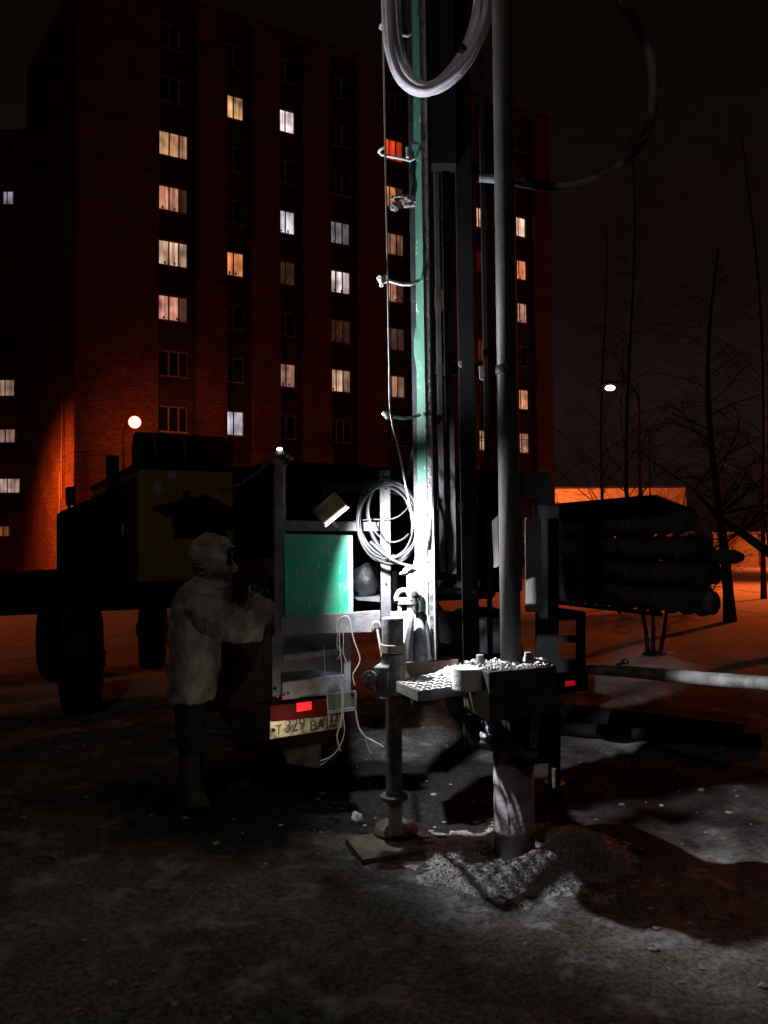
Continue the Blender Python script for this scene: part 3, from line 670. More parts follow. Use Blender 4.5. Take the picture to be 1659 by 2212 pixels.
# tail lights, number plate and its bracket
tl = fq('tail_light', [(583,1524,4.38), (708,1512,4.47), (708,1548,4.47), (583,1560,4.38)], .05, m_red_lens, .006)
fq('lit_lens', [(641,1519,4.414), (673,1515.5,4.437), (673,1533,4.437), (641,1538,4.414)], .003, m_red_lens_on, .001, tl)
rf = MB()
for (x, y, r) in ((600,1504,.008), (614,1505,.006), (622,1505,.006)): c = at(x, y, 4.42); rf.tube([c, c+Vector((0,-.006,0))], r, 12)
rf.out('reflector', mat('small red reflector', (.5,.02,.02), emit=(1,.03,.03), estr=.08), rig)  # reflectors given a faint glow of their own in place of reflected light
fq('bracket', [(709,1500,4.46), (768,1494,4.50), (768,1530,4.50), (709,1538,4.46)], .05, mat('olive painted box', (.10,.10,.07), col2=(.06,.06,.045)), .003)
rm = MB(); rm.beam(at(709,1539,4.45), at(769,1530,4.49), .018, .018); rm.beam(at(769,1530,4.49), at(768,1493,4.49), .008, .008); rm.beam(at(758,1494,4.49), at(769,1493,4.49), .01, .01); rm.out('bracket_rim', m_frame, rig)
m_plate = mat('dirty number plate', (.62, .56, .42), col2=(.20, .15, .09), scale=22, thr=(.36, .54), rough=.5)
a = at(581.5, 1598, 4.38); b_ = at(740, 1573, 4.56); up = (at(583, 1557.5, 4.38) - a)
pm = MB(); nrm = Vector((0, 1, 0)); pm.hexa([a, b_, b_+up*.82, a+up] + [p+Vector((0,.004,0)) for p in (a, b_, b_+up*.82, a+up)])
plate = pm.out('number_plate', m_plate, rig, bevel=.002)
xa = (b_-a).normalized(); ya = up.normalized()
m_dig = mat('black plate digits', (.03, .03, .028), rough=.6, col2=(.10, .085, .06), scale=90, thr=(.45, .6))
def pt(u, v): return a + xa*u*(b_-a).length + ya*v*up.length + Vector((0, -.003, 0))
text('digits', '\u0422', pt(.075, .20), xa, ya, .075, m_dig, plate, .0015, .9)
text('digits', '329', pt(.20, .24), xa, ya, .112, m_dig, plate, .0015, .72)
text('digits', '\u0412\u0410', pt(.535, .16), xa, ya, .075, m_dig, plate, .0015, .9)
text('digits', '12', pt(.80, .40), xa, ya, .07, m_dig, plate, .0015, .85)
text('digits', 'RUS', pt(.81, .14), xa, ya, .028, m_dig, plate, .0015, .9)
bb = MB(); bb.beam(pt(.775,.02), pt(.775,.84), .003, .002); bb.out('divider', m_dig, plate)
hb = MB(); c = pt(.055, .5); hb.tube([c, c+Vector((0,-.004,0))], .010, 12); hb.out('bolt_head', m_black, plate)
pe = MB()
for i in (0, 1):
    pe.beam(pt(.005, .03+i*.93), pt(.99, .03+i*.76), .0025, .002)
pe.beam(pt(.006,.03), pt(.006,.95), .0025, .002); pe.out('rim', m_dig, plate)
light('plate_lamp_glow', 'POINT', at(622, 1566, 4.25)-R0, 1.1, (1, .88, .66), .012, rig)
# right tail light
t2 = fq('tail_light', [(1196,1456,5.2), (1272,1452,5.3), (1270,1492,5.3), (1196,1500,5.2)], .05, m_black, .006)
fq('lit_lens', [(1221,1471,5.195), (1243,1470,5.215), (1243,1480,5.215), (1221,1483,5.195)], .003, mat('lit red lens dim', (.5,.01,.01), emit=(1,.015,.02), estr=.28), .001, t2)
# marker lamp, chain, light fittings on the frame
MB().blob(at(604, 970, 4.43), .013, 2, .1, (1.3, 1, .7)).out('marker_lamp', mat('white led', (1,1,1), emit=(.9,1,1), estr=9), rig, smooth=True)
kb = MB(); kb.blob(at(606, 984, 4.46), .035, 2, .7, (1.3, 1, .8), 3); kb.blob(at(624, 990, 4.46), .024, 2, .7, (1, 1, 1.1), 5); kb.blob(at(618, 1000, 4.46), .018, 2, .7, (1, 1, 1), 8)
kb.out('lamp_bracket', m_dark2, rig, smooth=True)
def chain(p0, p1, n, r, sag):
    m_ = MB()
    for i in range(n):
        a = p0.lerp(p1, i/n) + Vector((0,0,-sag*math.sin(math.pi*i/n))); c = p0.lerp(p1, (i+1)/n) + Vector((0,0,-sag*math.sin(math.pi*(i+1)/n)))
        ax = (c-a)*.62; mid = (a+c)/2; sd = (Vector((0,0,1)) if i % 2 else Vector((0,1,0))); sd = (sd - ax.normalized()*sd.dot(ax.normalized())).normalized()*r*2.2
        m_.tube([mid + ax*math.cos(t)*.95 + sd*math.sin(t) for t in [k*math.pi/5 for k in range(11)]], r, 5, cap=False)
    return m_
chain(at(592, 984, 4.46), at(475, 1058, 5.6), 30, .0055, .05).out('chain', m_frame, rig)
light('post_lamp_glow', 'SPOT', at(613, 962, 4.40)-R0, 225, (.93, .97, 1.0), .012, rig, rot=aim((1, -.10, 1.6)), spot_size=math.radians(118), spot_blend=1.0)
# work lamp
wl = MB(); wl.quad([(674,1104,4.12), (722,1062,4.12), (750,1092,4.12), (700,1133,4.12)], .07)
lamp = wl.out('work_lamp', mat('dirty cream lamp housing', (.55,.50,.32), col2=(.22,.18,.10), scale=14, thr=(.35,.6), rough=.5), rig, bevel=.012)
MB().hexa([at(702,1135.5,4.12), at(752,1094.5,4.12), at(754,1097,4.12), at(704,1138,4.12), at(702,1135.5,4.18), at(752,1094.5,4.18), at(754,1097,4.18), at(704,1138,4.18)]).out('lens', mat('glowing lamp lens', (1,1,1), emit=(.95,.98,1), estr=7), lamp)
MB().beam(at(712,1120,4.19), at(729,1138,4.46), .02, .012).out('bracket', m_dark2, lamp)
LP = at(759, 1113, 4.14)
light('work_lamp_glow', 'SPOT', LP-R0, 320, (.93, .96, 1.0), .02, rig, rot=aim((1, .50, -.62)), spot_size=math.radians(140), spot_blend=1.0)
# wires tied to the panel
ww = MB()
D = 4.36
ww.tube([at(728,1365,D), at(727,1345,D), at(736,1334,D), at(748,1331,D), at(756,1340,D), at(759,1360,D), at(765,1385,D), at(775,1412,D), at(777,1430,D), at(768,1447,D), at(762,1460,D), at(766,1480,D)], .0035, 6, smooth_path=5)
ww.tube([at(734,1350,D), at(729,1375,D), at(728,1395,D), at(735,1410,D), at(729,1425,D)], .0022, 5, smooth_path=4)
ww.tube([at(738,1345,D), at(742,1380,D), at(741,1410,D), at(748,1428,D)], .0022, 5, smooth_path=4)
ww.tube([at(737,1350,D), at(733,1380,D), at(738,1440,D), at(736,1470,D), at(742,1500,D), at(741,1540,D), at(744,1580,D), at(735,1610,D), at(718,1632,D), at(692,1644,D)], .0028, 5, smooth_path=4)
ww.tube([at(737,1458,D), at(732,1475,D), at(738,1492,D), at(739,1520,D), at(737,1560,D), at(728,1590,D), at(735,1622,D)], .004, 5, smooth_path=4)
ww.tube([at(768,1535,D), at(772,1560,D), at(778,1578,D), at(790,1592,D), at(810,1603,D), at(828,1614,D)], .0045, 5, smooth_path=4)
ww.tube([at(774,1570,D), at(788,1590,D), at(794,1612,D), at(801,1628,D)], .0025, 5, smooth_path=4)
ww.out('wire', m_wire, rig); ww = MB()
ww.tube([at(700,1396,D), at(702,1450,D), at(706,1500,D), at(709,1545,D), at(711,1566,D)], .002, 4, smooth_path=4)
ww.tube([at(744,1588,D), at(730,1620,D), at(700,1648,D), at(690,1652,D)], .0018, 4, smooth_path=4)
ww.tube([at(612,1050,4.42), at(614,1085,4.42), at(617,1102,4.42), at(613,1112,4.42)], .003, 5, smooth_path=4)
ww.out('wire', m_wire, rig)
# rod from bolt ring to jack
MB().tube([at(815,1360,4.43), at(821,1395,4.38), at(827,1425,4.3)], .007, 8).out('rod', m_frame, rig)
# things behind the green panel, dim
bt = MB(); bt.quad([(765,1292,4.9), (820,1288,4.9), (820,1300,4.9), (775,1297,4.9)], .35)
bt.out('deck_sheet', m_frame, rig)
bk = MB(); bk.blob(at(790,1255,5.0), .12, 3, .3, (.8, .6, .9), 4); bk.out('canvas_bag', m_dark, rig, smooth=True)
MB().quad([(848,1232,4.75), (858,1234,4.75), (858,1305,4.75), (848,1305,4.75)], .05).out('pale_cylinder', mat('pale blue steel', (.45,.52,.6)), rig, bevel=.01)
MB().beam(at(700,1060,5.4), at(900,1045,5.1), .06, .06).out('cross_arm', m_dark, rig)
MB().beam(at(800,1048,5.2), at(905,1072,5.0), .05, .05).out('cross_arm', m_dark, rig)
MB().tube([at(880,1025,4.9), at(902,955,4.75), at(913,905,4.72)], .022, 10).out('hydraulic_ram', m_frame, rig, smooth=True)
mb_ = MB(); mb_.blob(at(868,1040,5.0), .09, 3, .5, (1, .7, 1), 2); mb_.out('pump', m_black, rig)
# control levers in front of the operator
vb = MB(); vb.quad([(512,1209,4.95), (580,1206,4.80), (580,1250,4.80), (512,1256,4.95)], .18); vb.quad([(505,1240,4.95), (545,1240,4.9), (545,1300,4.9), (520,1310,4.95)], .15)
valve = vb.out('valve_block', m_maroon, rig, bevel=.012)
for (x, x2, y0, y1) in ((545,541,1275,1248), (560,558,1280,1250), (574,574,1285,1254)):
    MB().tube([at(x,y0,4.76), at(x2,y1,4.76)], .008, 8).blob(at(x2,y1-2,4.76), .016, 2, 0).out('lever', m_dark, valve, smooth=True)

# ------------------------------------------------------------------ mast
DM = 4.34
def mast_x(px, y):   # mast lines lean slightly: px given at y=1200
    return px + (y-1200)*.0165
def vq(px0, px1, ya, yb, D0, D1, t):
    return [(mast_x(px0,ya),ya,D0), (mast_x(px1,ya),ya,D1), (mast_x(px1,yb),yb,D1), (mast_x(px0,yb),yb,D0)], t
mast = MB()
# green side flange with the little bulges the photo shows
def strip(mb, pl, pr, D0, D1, t):
    for i in range(len(pl)-1):
        (xa_, ya_), (xb_, yb_) = pl[i], pl[i+1]; (xc, yc), (xd, yd) = pr[i], pr[i+1]
        mb.quad([(xa_,ya_,D0), (xc,yc,D1), (xd,yd,D1), (xb_,yb_,D0)], t)
GL = [(888,-60),(893,210),(893,300),(889,312),(889,340),(894,350),(897,470),(899,700),(894,735),(894,760),(900,800),(901,1000),(904,1180)]
GR = [(mast_x(924,y),y) for _, y in GL]
strip(mast, GL, GR, DM+.06, DM-.015, .012)
MG = mast.out('mast_rail', m_mast_green, rig)
q, t = vq(924.5, 935.5, -60, 1425, DM-.012, DM-.02, .10); MB().quad(q, t).out('mast_flange', m_mast_grey, MG, bevel=.003)
q, t = vq(935, 938, -60, 1425, DM-.03, DM-.03, .006); MB().quad(q, t).out('mast_edge_rod', mat('bare steel edge', (.5,.49,.47), col2=(.3,.29,.27), scale=25), MG)
# web of the channel behind
q, t = vq(937, 946, -60, 1430, DM+.03, DM+.08, .12); MB().quad(q, t).out('mast_web', m_dark, MG)
# mast foot, wider at the bottom, its colour whitened for the lamp's glare
ft = MB(); strip(ft, [(904,1181),(886,1240),(884,1280),(900,1300),(920,1330),(926,1360),(936,1432)], [(mast_x(922,y),y) for y in (1181,1240,1280,1300,1330,1360,1432)], DM+.05, DM-.015, .012)
ft.out('mast_foot', steel('whitened worn mast foot', (.58,.66,.64), col2=(.42,.52,.50), scale=10), rig)
q = [(862,1320,DM+.15), (925,1322,DM+.13), (936,1428,DM+.13), (868,1425,DM+.15)]
MB().quad(q, .02).out('base_plate', steel('pale base plate', (.65,.67,.67)), rig)
# dark inner beams of the mast
for (x0, x1, ya_, yb_, D0, mm) in ((951,962,355,1235,4.75,m_dark), (968,986,355,1240,4.8,m_dark), (998,1033,-60,1440,4.7,m_black), (1052,1062,-60,1440,4.65,m_black)):
    q, t = vq(x0, x1, ya_, yb_, D0, D0, .05); MB().quad(q, t).out('inner_rail', mm, rig, bevel=.003)
for (y, h) in ((350,14), (785,22), (1075,24), (1255,14)):
    q, t = vq(948, 1056, y, y+h, 4.86, 4.86, .05); MB().quad(q, t).out('cross_member', m_black, rig)
q, t = vq(940, 1000, -60, 352, 4.62, 4.62, .1); MB().quad(q, t).out('drive_carriage', m_black, rig)
for (x, y, w_, h_) in ((990,780,8,12), (1035,790,12,30), (990,1085,10,20), (985,1276,12,9), (1018,1275,10,9)):
    MB().quad([(x,y,4.6), (x+w_,y,4.6), (x+w_-1,y+h_,4.6), (x+2,y+h_-3,4.6)], .03).out('lug', m_frame, rig)
MB().quad([(1062,1125,5.0), (1080,1108,5.0), (1083,1222,5.0), (1066,1228,5.0)], .01).rough(.01, 9).out('canvas_strip', m_side, rig)
fq('mast_brace', [(1136,1118,5.25), (1169,1118,5.25), (1170,1322,5.25), (1137,1322,5.25)], .05, steel('grey green plate', (.16,.165,.15)))
# rungs with hanging cable
rung_m = mat('pale painted rung', (.62,.66,.64), col2=(.40,.45,.43), scale=20)
def rung(pts, r=.0085, D0=4.24, D1=DM): 
    n_ = len(pts); return MB().tube([at(x, y, D0+(D1-D0)*(i/(n_-1))) for i, (x, y) in enumerate(pts)], r, 8).out('rung', rung_m, rig, smooth=True)
rung([(832,316),(820,324),(818,328),(824,334),(860,341),(885,347),(898,340),(905,324)])
MB().tube([at(880,340,4.27), at(880,318,4.27)], .009, 8).out('rung_stop', rung_m, rig)
rung([(830,600),(821,603),(822,611),(840,606),(868,614),(886,614),(907,605)], .010)
rung([(840,894),(829,896),(834,903),(850,900),(872,904),(888,902),(908,896)], .009)
rung([(834,40),(822,55),(820,60),(836,68),(880,78),(889,72)], .008)
kn = MB()
for (x, y, s) in ((824,601,.02), (826,608,.016), (832,598,.014), (824,617,.009), (832,893,.016), (836,899,.014)): kn.blob(at(x, y, 4.24), s, 2, .9, (1.3, 1, .7), x)
kn.out('knot', rung_m, rig)
MB().tube([at(825,-40,4.22), at(830,200,4.22), at(834,420,4.22), at(838,620,4.22), at(841,800,4.22), at(844,895,4.22), at(864,985,4.24), at(884,1085,4.26), at(905,1178,4.30)], .0055, 6, smooth_path=4).out('cable', m_cable, rig)
rg_ = MB(); rg_.blob(at(862,428,4.4), .03, 3, 1.0, (1.5,.6,.6), 4); rg_.blob(at(884,436,4.4), .032, 3, 1.0, (1.3,.6,.9), 6); rg_.blob(at(851,446,4.4), .02, 3, 1.0, (1,.6,1.2), 9)
tag(rg_.out('rag', mat('grey rag', (.30,.25,.26), col2=(.14,.11,.11), scale=30), smooth=True), 'crumpled grey rag caught beside the green mast, in front of a lit window', 'rag')
# hydraulic hoses hanging in a loop at the top, mud hose at the right
def hose(name, pts, r, material, D=4.25, parent=rig, seg=14):
    return MB().tube([at(p[0], p[1], p[2] if len(p) > 2 else D) for p in pts], r, seg, smooth_path=7).out(name, material, parent, smooth=True)
hose('hydraulic_hose', [(833,-60),(836,60),(845,120),(862,165),(890,192),(922,197),(965,180),(1005,140),(1040,75),(1060,10),(1066,-60)], .028, m_hose, 4.10)
hose('hydraulic_hose', [(843,-60),(848,60),(858,115),(872,152),(897,180),(925,186),(955,170),(990,128),(1012,85),(1030,20),(1036,-60)], .024, m_hose, 4.17)
hose('hydraulic_hose', [(857,-60),(862,70),(872,125),(888,160),(905,178),(930,184),(962,160),(995,115),(1020,55),(1034,-10),(1040,-60)], .018, m_hose, 4.24)
hose('hydraulic_hose', [(836,-60),(842,70),(850,130),(868,170),(900,192),(935,190),(985,155),(1020,100),(1046,30),(1055,-60)], .018, m_hose, 4.04)
tb = MB(); c = at(998, 104, 4.15); tb.tube([at(990,115,4.165), at(1000,102,4.165)], .032, 12); tb.out('tape_band', m_black, rig, smooth=True)
hose('mud_hose', [(1300,-60),(1342,5),(1378,60),(1400,110),(1411,165),(1410,230),(1398,285),(1370,330),(1330,365),(1285,388),(1235,402),(1185,404),(1130,396),(1085,388),(1035,384)], .026, m_hose_dark, 4.55)
# ------------------------------------------------------------------ left outrigger jack
DJ = 4.12
m_jack = steel('grimy blue grey jack', (.26,.30,.30), col2=(.12,.115,.10), scale=10)
m_band = steel('tan clamp band', (.30,.26,.19), col2=(.17,.14,.10), scale=14)
m_tubej = steel('frosted jack tube', (.11,.10,.085), col2=(.03,.027,.024), scale=18, bump=.5)
def vt(mb, x, y0, y1, w, D=DJ, w2=None, seg=28):
    r = w*D/F/2; mb.tube([at(x, y0, D), at(x+(y1-y0)*.008, y1, D)], [r, (w2*D/F/2 if w2 else r)], seg); return mb
vt(MB(), 848, 1334, 1398, 47).out('jack_cylinder', m_jack, rig, bevel=.004)
vt(MB(), 849, 1391, 1409, 56).out('jack_band', m_band, rig, bevel=.003)
bc = MB(); vt(bc, 850, 1411, 1432, 52); vt(bc, 850, 1432, 1448, 56); bc.out('jack_collar', m_tubej, rig, bevel=.003)
jb = MB(); jb.quad([(806,1441,4.04), (838,1441,4.02), (836,1506,4.02), (812,1500,4.04)], .16); 
vt(jb, 852, 1446, 1500, 44); jb.out('jack_bracket', m_jack, rig, bevel=.006)
kb = MB(); a = at(803,1463,4.06); b_ = at(797,1463,3.99); kb.tube([a, b_], .034, 22); kb.tube([b_, b_+(b_-a).normalized()*.006], .012, 12); kb.tube([at(803,1481,4.05), at(793,1482,4.0)], .016, 12)
kb.out('pivot_bolt', m_frame, rig, bevel=.003)
hk = MB(); hk.tube([at(800,1486,4.02), at(804,1498,4.02), at(816,1507,4.02), at(838,1509,4.02)], .008, 8, smooth_path=4); hk.out('hook', m_frame, rig)
vt(MB(), 850, 1500, 1722, 35).out('jack_tube', m_tubej, rig)
fl = MB(); vt(fl, 851, 1717, 1725, 60); vt(fl, 851, 1725, 1731, 50, w2=44); fl.out('jack_flange', m_tubej, rig, bevel=.003)
vt(MB(), 854, 1731, 1800, 30).out('jack_rod', steel('oily jack rod', (.22,.21,.21), rough=.3), rig)
c = ground(855, 1812); 
MB().loft([(c+Vector((0,0,.045)), .125, .125), (c+Vector((0,0,.075)), .11, .11), (c+Vector((0,0,.10)), .055, .055)], 20).out('jack_foot', m_dark2, rig, smooth=False, bevel=.003)
c = ground(836, 1840)
tag(MB().box((c.x, c.y+.03, .012), (.36,.30,.045), .35).rough(.012, 5).out('timber_pad', mat('muddy board', (.15,.12,.09), col2=(.06,.05,.04), scale=12), bevel=.004), 'muddy board lying under the foot of the left jack', 'board')
MB().hexa([at(872,1432,4.30), at(990,1424,4.35), at(990,1476,4.35), at(872,1484,4.30), at(872,1430,4.50), at(990,1422,4.55), at(990,1470,4.55), at(872,1478,4.50)]).out('cross_bearer', steel('reddish primer beam', (.19,.11,.095), col2=(.12,.075,.065), scale=5), rig, bevel=.004)
vt(MB(), 1196, 1500, 1722, 26, 4.85).out('jack_tube', m_dark, rig)
vt(MB(), 1197, 1660, 1702, 10, 4.6).out('jack_rod', m_frame, rig)
vt(MB(), 1198, 1690, 1718, 46, 4.85).out('jack_foot', m_dark, rig)
# bearing housing and valve beside the mast foot
bh = MB(); arc = [at(872 + 15*math.cos(t), 1293 - 18*math.sin(t), 4.35) for t in [math.pi*k/10*1.15-.2 for k in range(11)]]
bh.tube(arc, .016, 10); bh.quad([(858,1291,4.34), (892,1291,4.34), (892,1306,4.34), (860,1306,4.34)], .05); bh.quad([(860,1306,4.35), (868,1306,4.35), (868,1320,4.35), (860,1320,4.35)], .05); bh.quad([(880,1306,4.35), (890,1306,4.35), (890,1320,4.35), (880,1320,4.35)], .05)
m_white_steel = steel('pale painted casting', (.55,.58,.56), col2=(.35,.38,.36), scale=14)
bh.out('bearing_housing', m_white_steel, rig, bevel=.003)
MB().quad([(882,1240,4.35), (903,1235,4.36), (903,1280,4.36), (883,1282,4.35)], .06).out('gear_cover', steel('pale green casting', (.30,.42,.38), col2=(.2,.3,.27), scale=9), rig, bevel=.006)
kk = MB(); kk.blob(at(883,1232,4.22), .026, 2, .8, (1.2,1,.7), 3); kk.blob(at(873,1239,4.2), .018, 2, .6, (1.6,1,.6), 5); kk.out('tap', m_white_steel, rig, smooth=True)
vv = MB(); vt(vv, 896, 1277, 1320, 11, 4.33); vt(vv, 896, 1280, 1286, 18, 4.33); vt(vv, 896, 1300, 1305, 16, 4.33); vt(vv, 907, 1285, 1322, 9, 4.33); vv.out('union_bolt', m_dark, rig)
pt_ = MB(); pt_.quad([(845,1323,4.33), (905,1319,4.34), (905,1328,4.34), (846,1332,4.33)], .06); pt_.out('bracket_plate', m_white_steel, rig, bevel=.002)
# bottle standing on the bearer
bx_, by_ = 905, 1428; cB = at(bx_, by_, 4.35); s_ = .265/.32
pr = [(0,.043),(.01,.047),(.10,.047),(.13,.044),(.15,.047),(.19,.046),(.23,.036),(.262,.020),(.275,.014),(.285,.014)]
bo = thing('plastic_bottle', cB, 'dirty plastic bottle with a ribbed body standing at the foot of the mast', 'bottle')
B_ = MB().loft([(cB+Vector((0,0,h*.88)), r, r) for h, r in pr], 24).out('body', mat('grubby plastic bottle', (.45,.45,.52), col2=(.10,.10,.13), rough=.25, scale=10), bo, smooth=True)
MB().loft([(cB+Vector((0,0,.245+h)), r, r) for h, r in ((0,.018),(.022,.018),(.026,.015))], 16).out('cap', m_dark, bo)
MB().loft([(cB+Vector((0,0,h)), r, r) for h, r in ((.035,.0485),(.095,.0485))], 24, cap=False).out('label', mat('smudged bottle label', (.18,.17,.30), col2=(.40,.40,.5), scale=25), bo)
# straps beside the bottle
stp = MB(); stp.tube([at(893,1330,4.29), at(887,1360,4.29), at(882,1400,4.29), at(882,1424,4.29)], [.004,.02,.03,.03], 8); stp.tube([at(921,1340,4.31), at(926,1370,4.31), at(930,1425,4.31)], [.004,.012,.012], 8); stp.out('strap', m_dark, rig)

# ------------------------------------------------------------------ grating step
gz = .875
G = [ground(858,1474,gz), ground(905,1495,gz), ground(1052,1475,gz), ground(990,1447,gz)]   # left-back, left-front, right-front, right-back
gr = MB()
def gpt(u, v, z=0): return (G[0]*(1-u)+G[3]*u)*(1-v) + (G[1]*(1-u)+G[2]*u)*v + Vector((0,0,z))
nu, nv = 13, 6
for i in range(nu+1):
    u = i/nu; pts = []
    for j in range(nv+1): gr.beam(gpt(u, j/nv), gpt(u, min(1, (j+1)/nv)), .006, .012) if j < nv else None
for j in range(nv+1):
    v = j/nv
    for i in range(nu): 
        a = gpt(i/nu, v, .002+.006*((i+j) % 2)); c = gpt((i+1)/nu, v, .002+.006*((i+j+1) % 2)); gr.beam(a, c, .006, .010)
step = gr.out('step_grating', mat('pale galvanised mesh', (.8,.8,.8), col2=(.55,.55,.55), scale=30), rig)
fr = MB()
for a, c in ((G[0],G[1]),(G[1],G[2]),(G[2],G[3]),(G[3],G[0])): fr.beam(a+Vector((0,0,-.016)), c+Vector((0,0,-.016)), .012, .048, up=Vector((0,0,1)) if False else Vector((0,1,.01)))
fr.b.free(); fr.b = bmesh.new()
for a, c in ((G[0],G[1]),(G[1],G[2]),(G[2],G[3]),(G[3],G[0])):
    o = (c-a).normalized().cross(Vector((0,0,1)))*.006
    fr.hexa([a-o+Vector((0,0,-.045)), c-o+Vector((0,0,-.045)), c-o+Vector((0,0,.006)), a-o+Vector((0,0,.006)), a+o+Vector((0,0,-.045)), c+o+Vector((0,0,-.045)), c+o+Vector((0,0,.006)), a+o+Vector((0,0,.006))])
fr.out('frame', steel('grey angle frame', (.26,.25,.24), col2=(.13,.12,.11), scale=12), step)
MB().hexa([gpt(.1,.3,-.10), gpt(.95,.3,-.10), gpt(.95,.3,-.05), gpt(.1,.3,-.05), gpt(.1,.45,-.10), gpt(.95,.45,-.10), gpt(.95,.45,-.05), gpt(.1,.45,-.05)]).out('support_arm', m_black, step)

# ------------------------------------------------------------------ clamp / drill guide round the casing
zc = .985
def gz_(px, py, z): return ground(px, py, z)
T = [gz_(1056,1452,zc), gz_(1203,1439,zc), gz_(1165,1425,zc), gz_(1000,1431,zc)]    # front-left, front-right, back-right, back-left
cl = MB(); dn = Vector((0,0,-.235)); cl.hexa([T[0]+dn, T[1]+dn, T[1], T[0], T[3]+dn, T[2]+dn, T[2], T[3]])
clamp = cl.out('clamp_block', steel('oily clamp steel', (.06,.055,.055), col2=(.025,.022,.022), scale=9), rig, bevel=.006)
lob = MB(); c = gz_(1012,1442,zc); lob.tube([c+Vector((0,0,-.105)), c+Vector((0,0,.002))], .082, 32); c2 = at(1049,1480,3.80); lob.tube([at(1049,1452,3.78), at(1051,1503,3.78)], .022, 14)
lob.out('clamp_lobe', steel('scuffed clamp lobe', (.85,.84,.84), col2=(.74,.73,.73), scale=12), rig, bevel=.004)
for (x, y, D) in ((1037,1414,3.86), (1141,1409,3.98)):
    bl = MB(); vt(bl, x, y, y+22, 17, D); bl.out('clamp_bolt', steel('clamp bolt steel', (.34,.33,.32), col2=(.2,.19,.18), scale=15), rig, bevel=.003)
gs = MB(); gs.quad([(1172,1441,3.86), (1191,1440,3.86), (1190,1478,3.86), (1187,1478,3.86)], .03); gs.out('gusset', m_frame, rig)
lowr = MB(); lowr.quad([(1133,1546,3.86), (1212,1540,3.95), (1212,1646,3.95), (1136,1654,3.86)], .40)
lowr.quad([(1002,1546,4.25), (1136,1546,4.25), (1136,1612,4.25), (1002,1612,4.25)], .05)
lowr.out('clamp_side', m_black, rig, bevel=.005)
fq('spacer', [(1152,1548,3.83), (1167,1547,3.84), (1163,1616,3.84), (1147,1618,3.83)], .02, steel('worn brown plate', (.13,.10,.09), col2=(.08,.06,.05), scale=10))
fq('spacer', [(1130,1622,3.82), (1163,1626,3.82), (1158,1640,3.82), (1132,1638,3.82)], .03, steel('worn brown plate', (.13,.10,.09)))
zf = .60
Fl = [gz_(1035,1604,zf), gz_(1134,1618,zf), gz_(1136,1600,zf+.02), gz_(1050,1592,zf+.02)]
fm = MB(); fm.hexa([Fl[0]+Vector((0,0,-.035)), Fl[1]+Vector((0,0,-.035)), Fl[1], Fl[0], Fl[3]+Vector((0,.12,-.035)), Fl[2]+Vector((0,.12,-.035)), Fl[2]+Vector((0,.12,0)), Fl[3]+Vector((0,.12,0))]); fm.out('guide_plate', m_dark, rig, bevel=.003)
# casing pipe in the hole
cc = ground(1112, 1852); zt_ = zf-.045
def cyl_prof(c, prof, seg=40): return MB().loft([(Vector((c.x, c.y, 0))+Vector((0,0,h)), r, r) for h, r in prof], seg)
cas = cyl_prof(cc, [(-.1,.103),(.13,.103),(.135,.107),(.15,.107),(.155,.103),(zt_,.103)]).out('casing_pipe', m_casing, smooth=True)
tag(cas, 'thick casing pipe standing in the borehole under the clamp, streaked with mud', 'casing pipe')
# drill string above the clamp
pa, pb = at(1104, 1436, 3.93), at(1083, -80, 3.93)
dpv = (pb-pa)
dpm = MB(); dpm.tube([pa+dpv*t for t in (0,.995,1)], .052, 40)
jp = at(1093.5, 800, 3.93); dpm.tube([jp+dpv*t for t in (-.006,-.004,.004,.006)], [.052,.056,.056,.052], 32)
tag(dpm.out('drill_pipe', m_pipe, smooth=True), 'long vertical drill pipe standing in the clamp in front of the mast', 'drill pipe')
# pale twisted rag stuffed in the clamp window
rag = MB()
for k, (p0, p1, p2, r) in enumerate((((1043,1556),(1062,1578),(1090,1604),.019), ((1052,1560),(1078,1582),(1112,1606),.020), ((1042,1584),(1050,1594),(1066,1602),.020), ((1046,1550),(1056,1562),(1075,1580),.014), ((1070,1570),(1090,1588),(1108,1604),.014))):
    rag.tube([at(*p0, 4.02), at(*p1, 3.97), at(*p2, 3.95)], [r*.7, r*1.25, r*.7], 12, smooth_path=6)
rag.rough(.006, 14)
tag(rag.out('rag', mat('pale twisted cloth', (.62,.60,.68), col2=(.35,.33,.42), scale=18, rough=.7), smooth=True), 'pale twisted rag stuffed in the gap of the clamp above the casing', 'rag')

# ------------------------------------------------------------------ cuttings
def chips(mb, fn, n, smin, smax, rnd):
    for i in range(n):
        p, s = fn(rnd)
        R = Matrix.Rotation(rnd.uniform(0, 6.28), 3, Vector((rnd.uniform(-1,1), rnd.uniform(-1,1), rnd.uniform(-1,1)+.01)).normalized()); sc = Vector((rnd.uniform(.5,1.5), rnd.uniform(.5,1.3), rnd.uniform(.4,1)))
        if i % 2: q = [(1,0,0),(-1,0,0),(0,1,0),(0,-1,0),(0,0,1),(0,0,-1)]; f_ = ((0,2,4),(2,1,4),(1,3,4),(3,0,4),(2,0,5),(1,2,5),(3,1,5),(0,3,5))
        else: q = [(x*.65,y*.65,z*.65) for x in (-1,1) for y in (-1,1) for z in (-1,1)]; f_ = ((0,1,3,2),(4,6,7,5),(0,4,5,1),(2,3,7,6),(0,2,6,4),(1,5,7,3))
        vs = [mb.b.verts.new(p + R @ Vector((a[0]*sc.x+rnd.uniform(-.2,.2), a[1]*sc.y+rnd.uniform(-.2,.2), a[2]*sc.z))*s) for a in q]
        for a in f_: mb.b.faces.new([vs[k] for k in a])
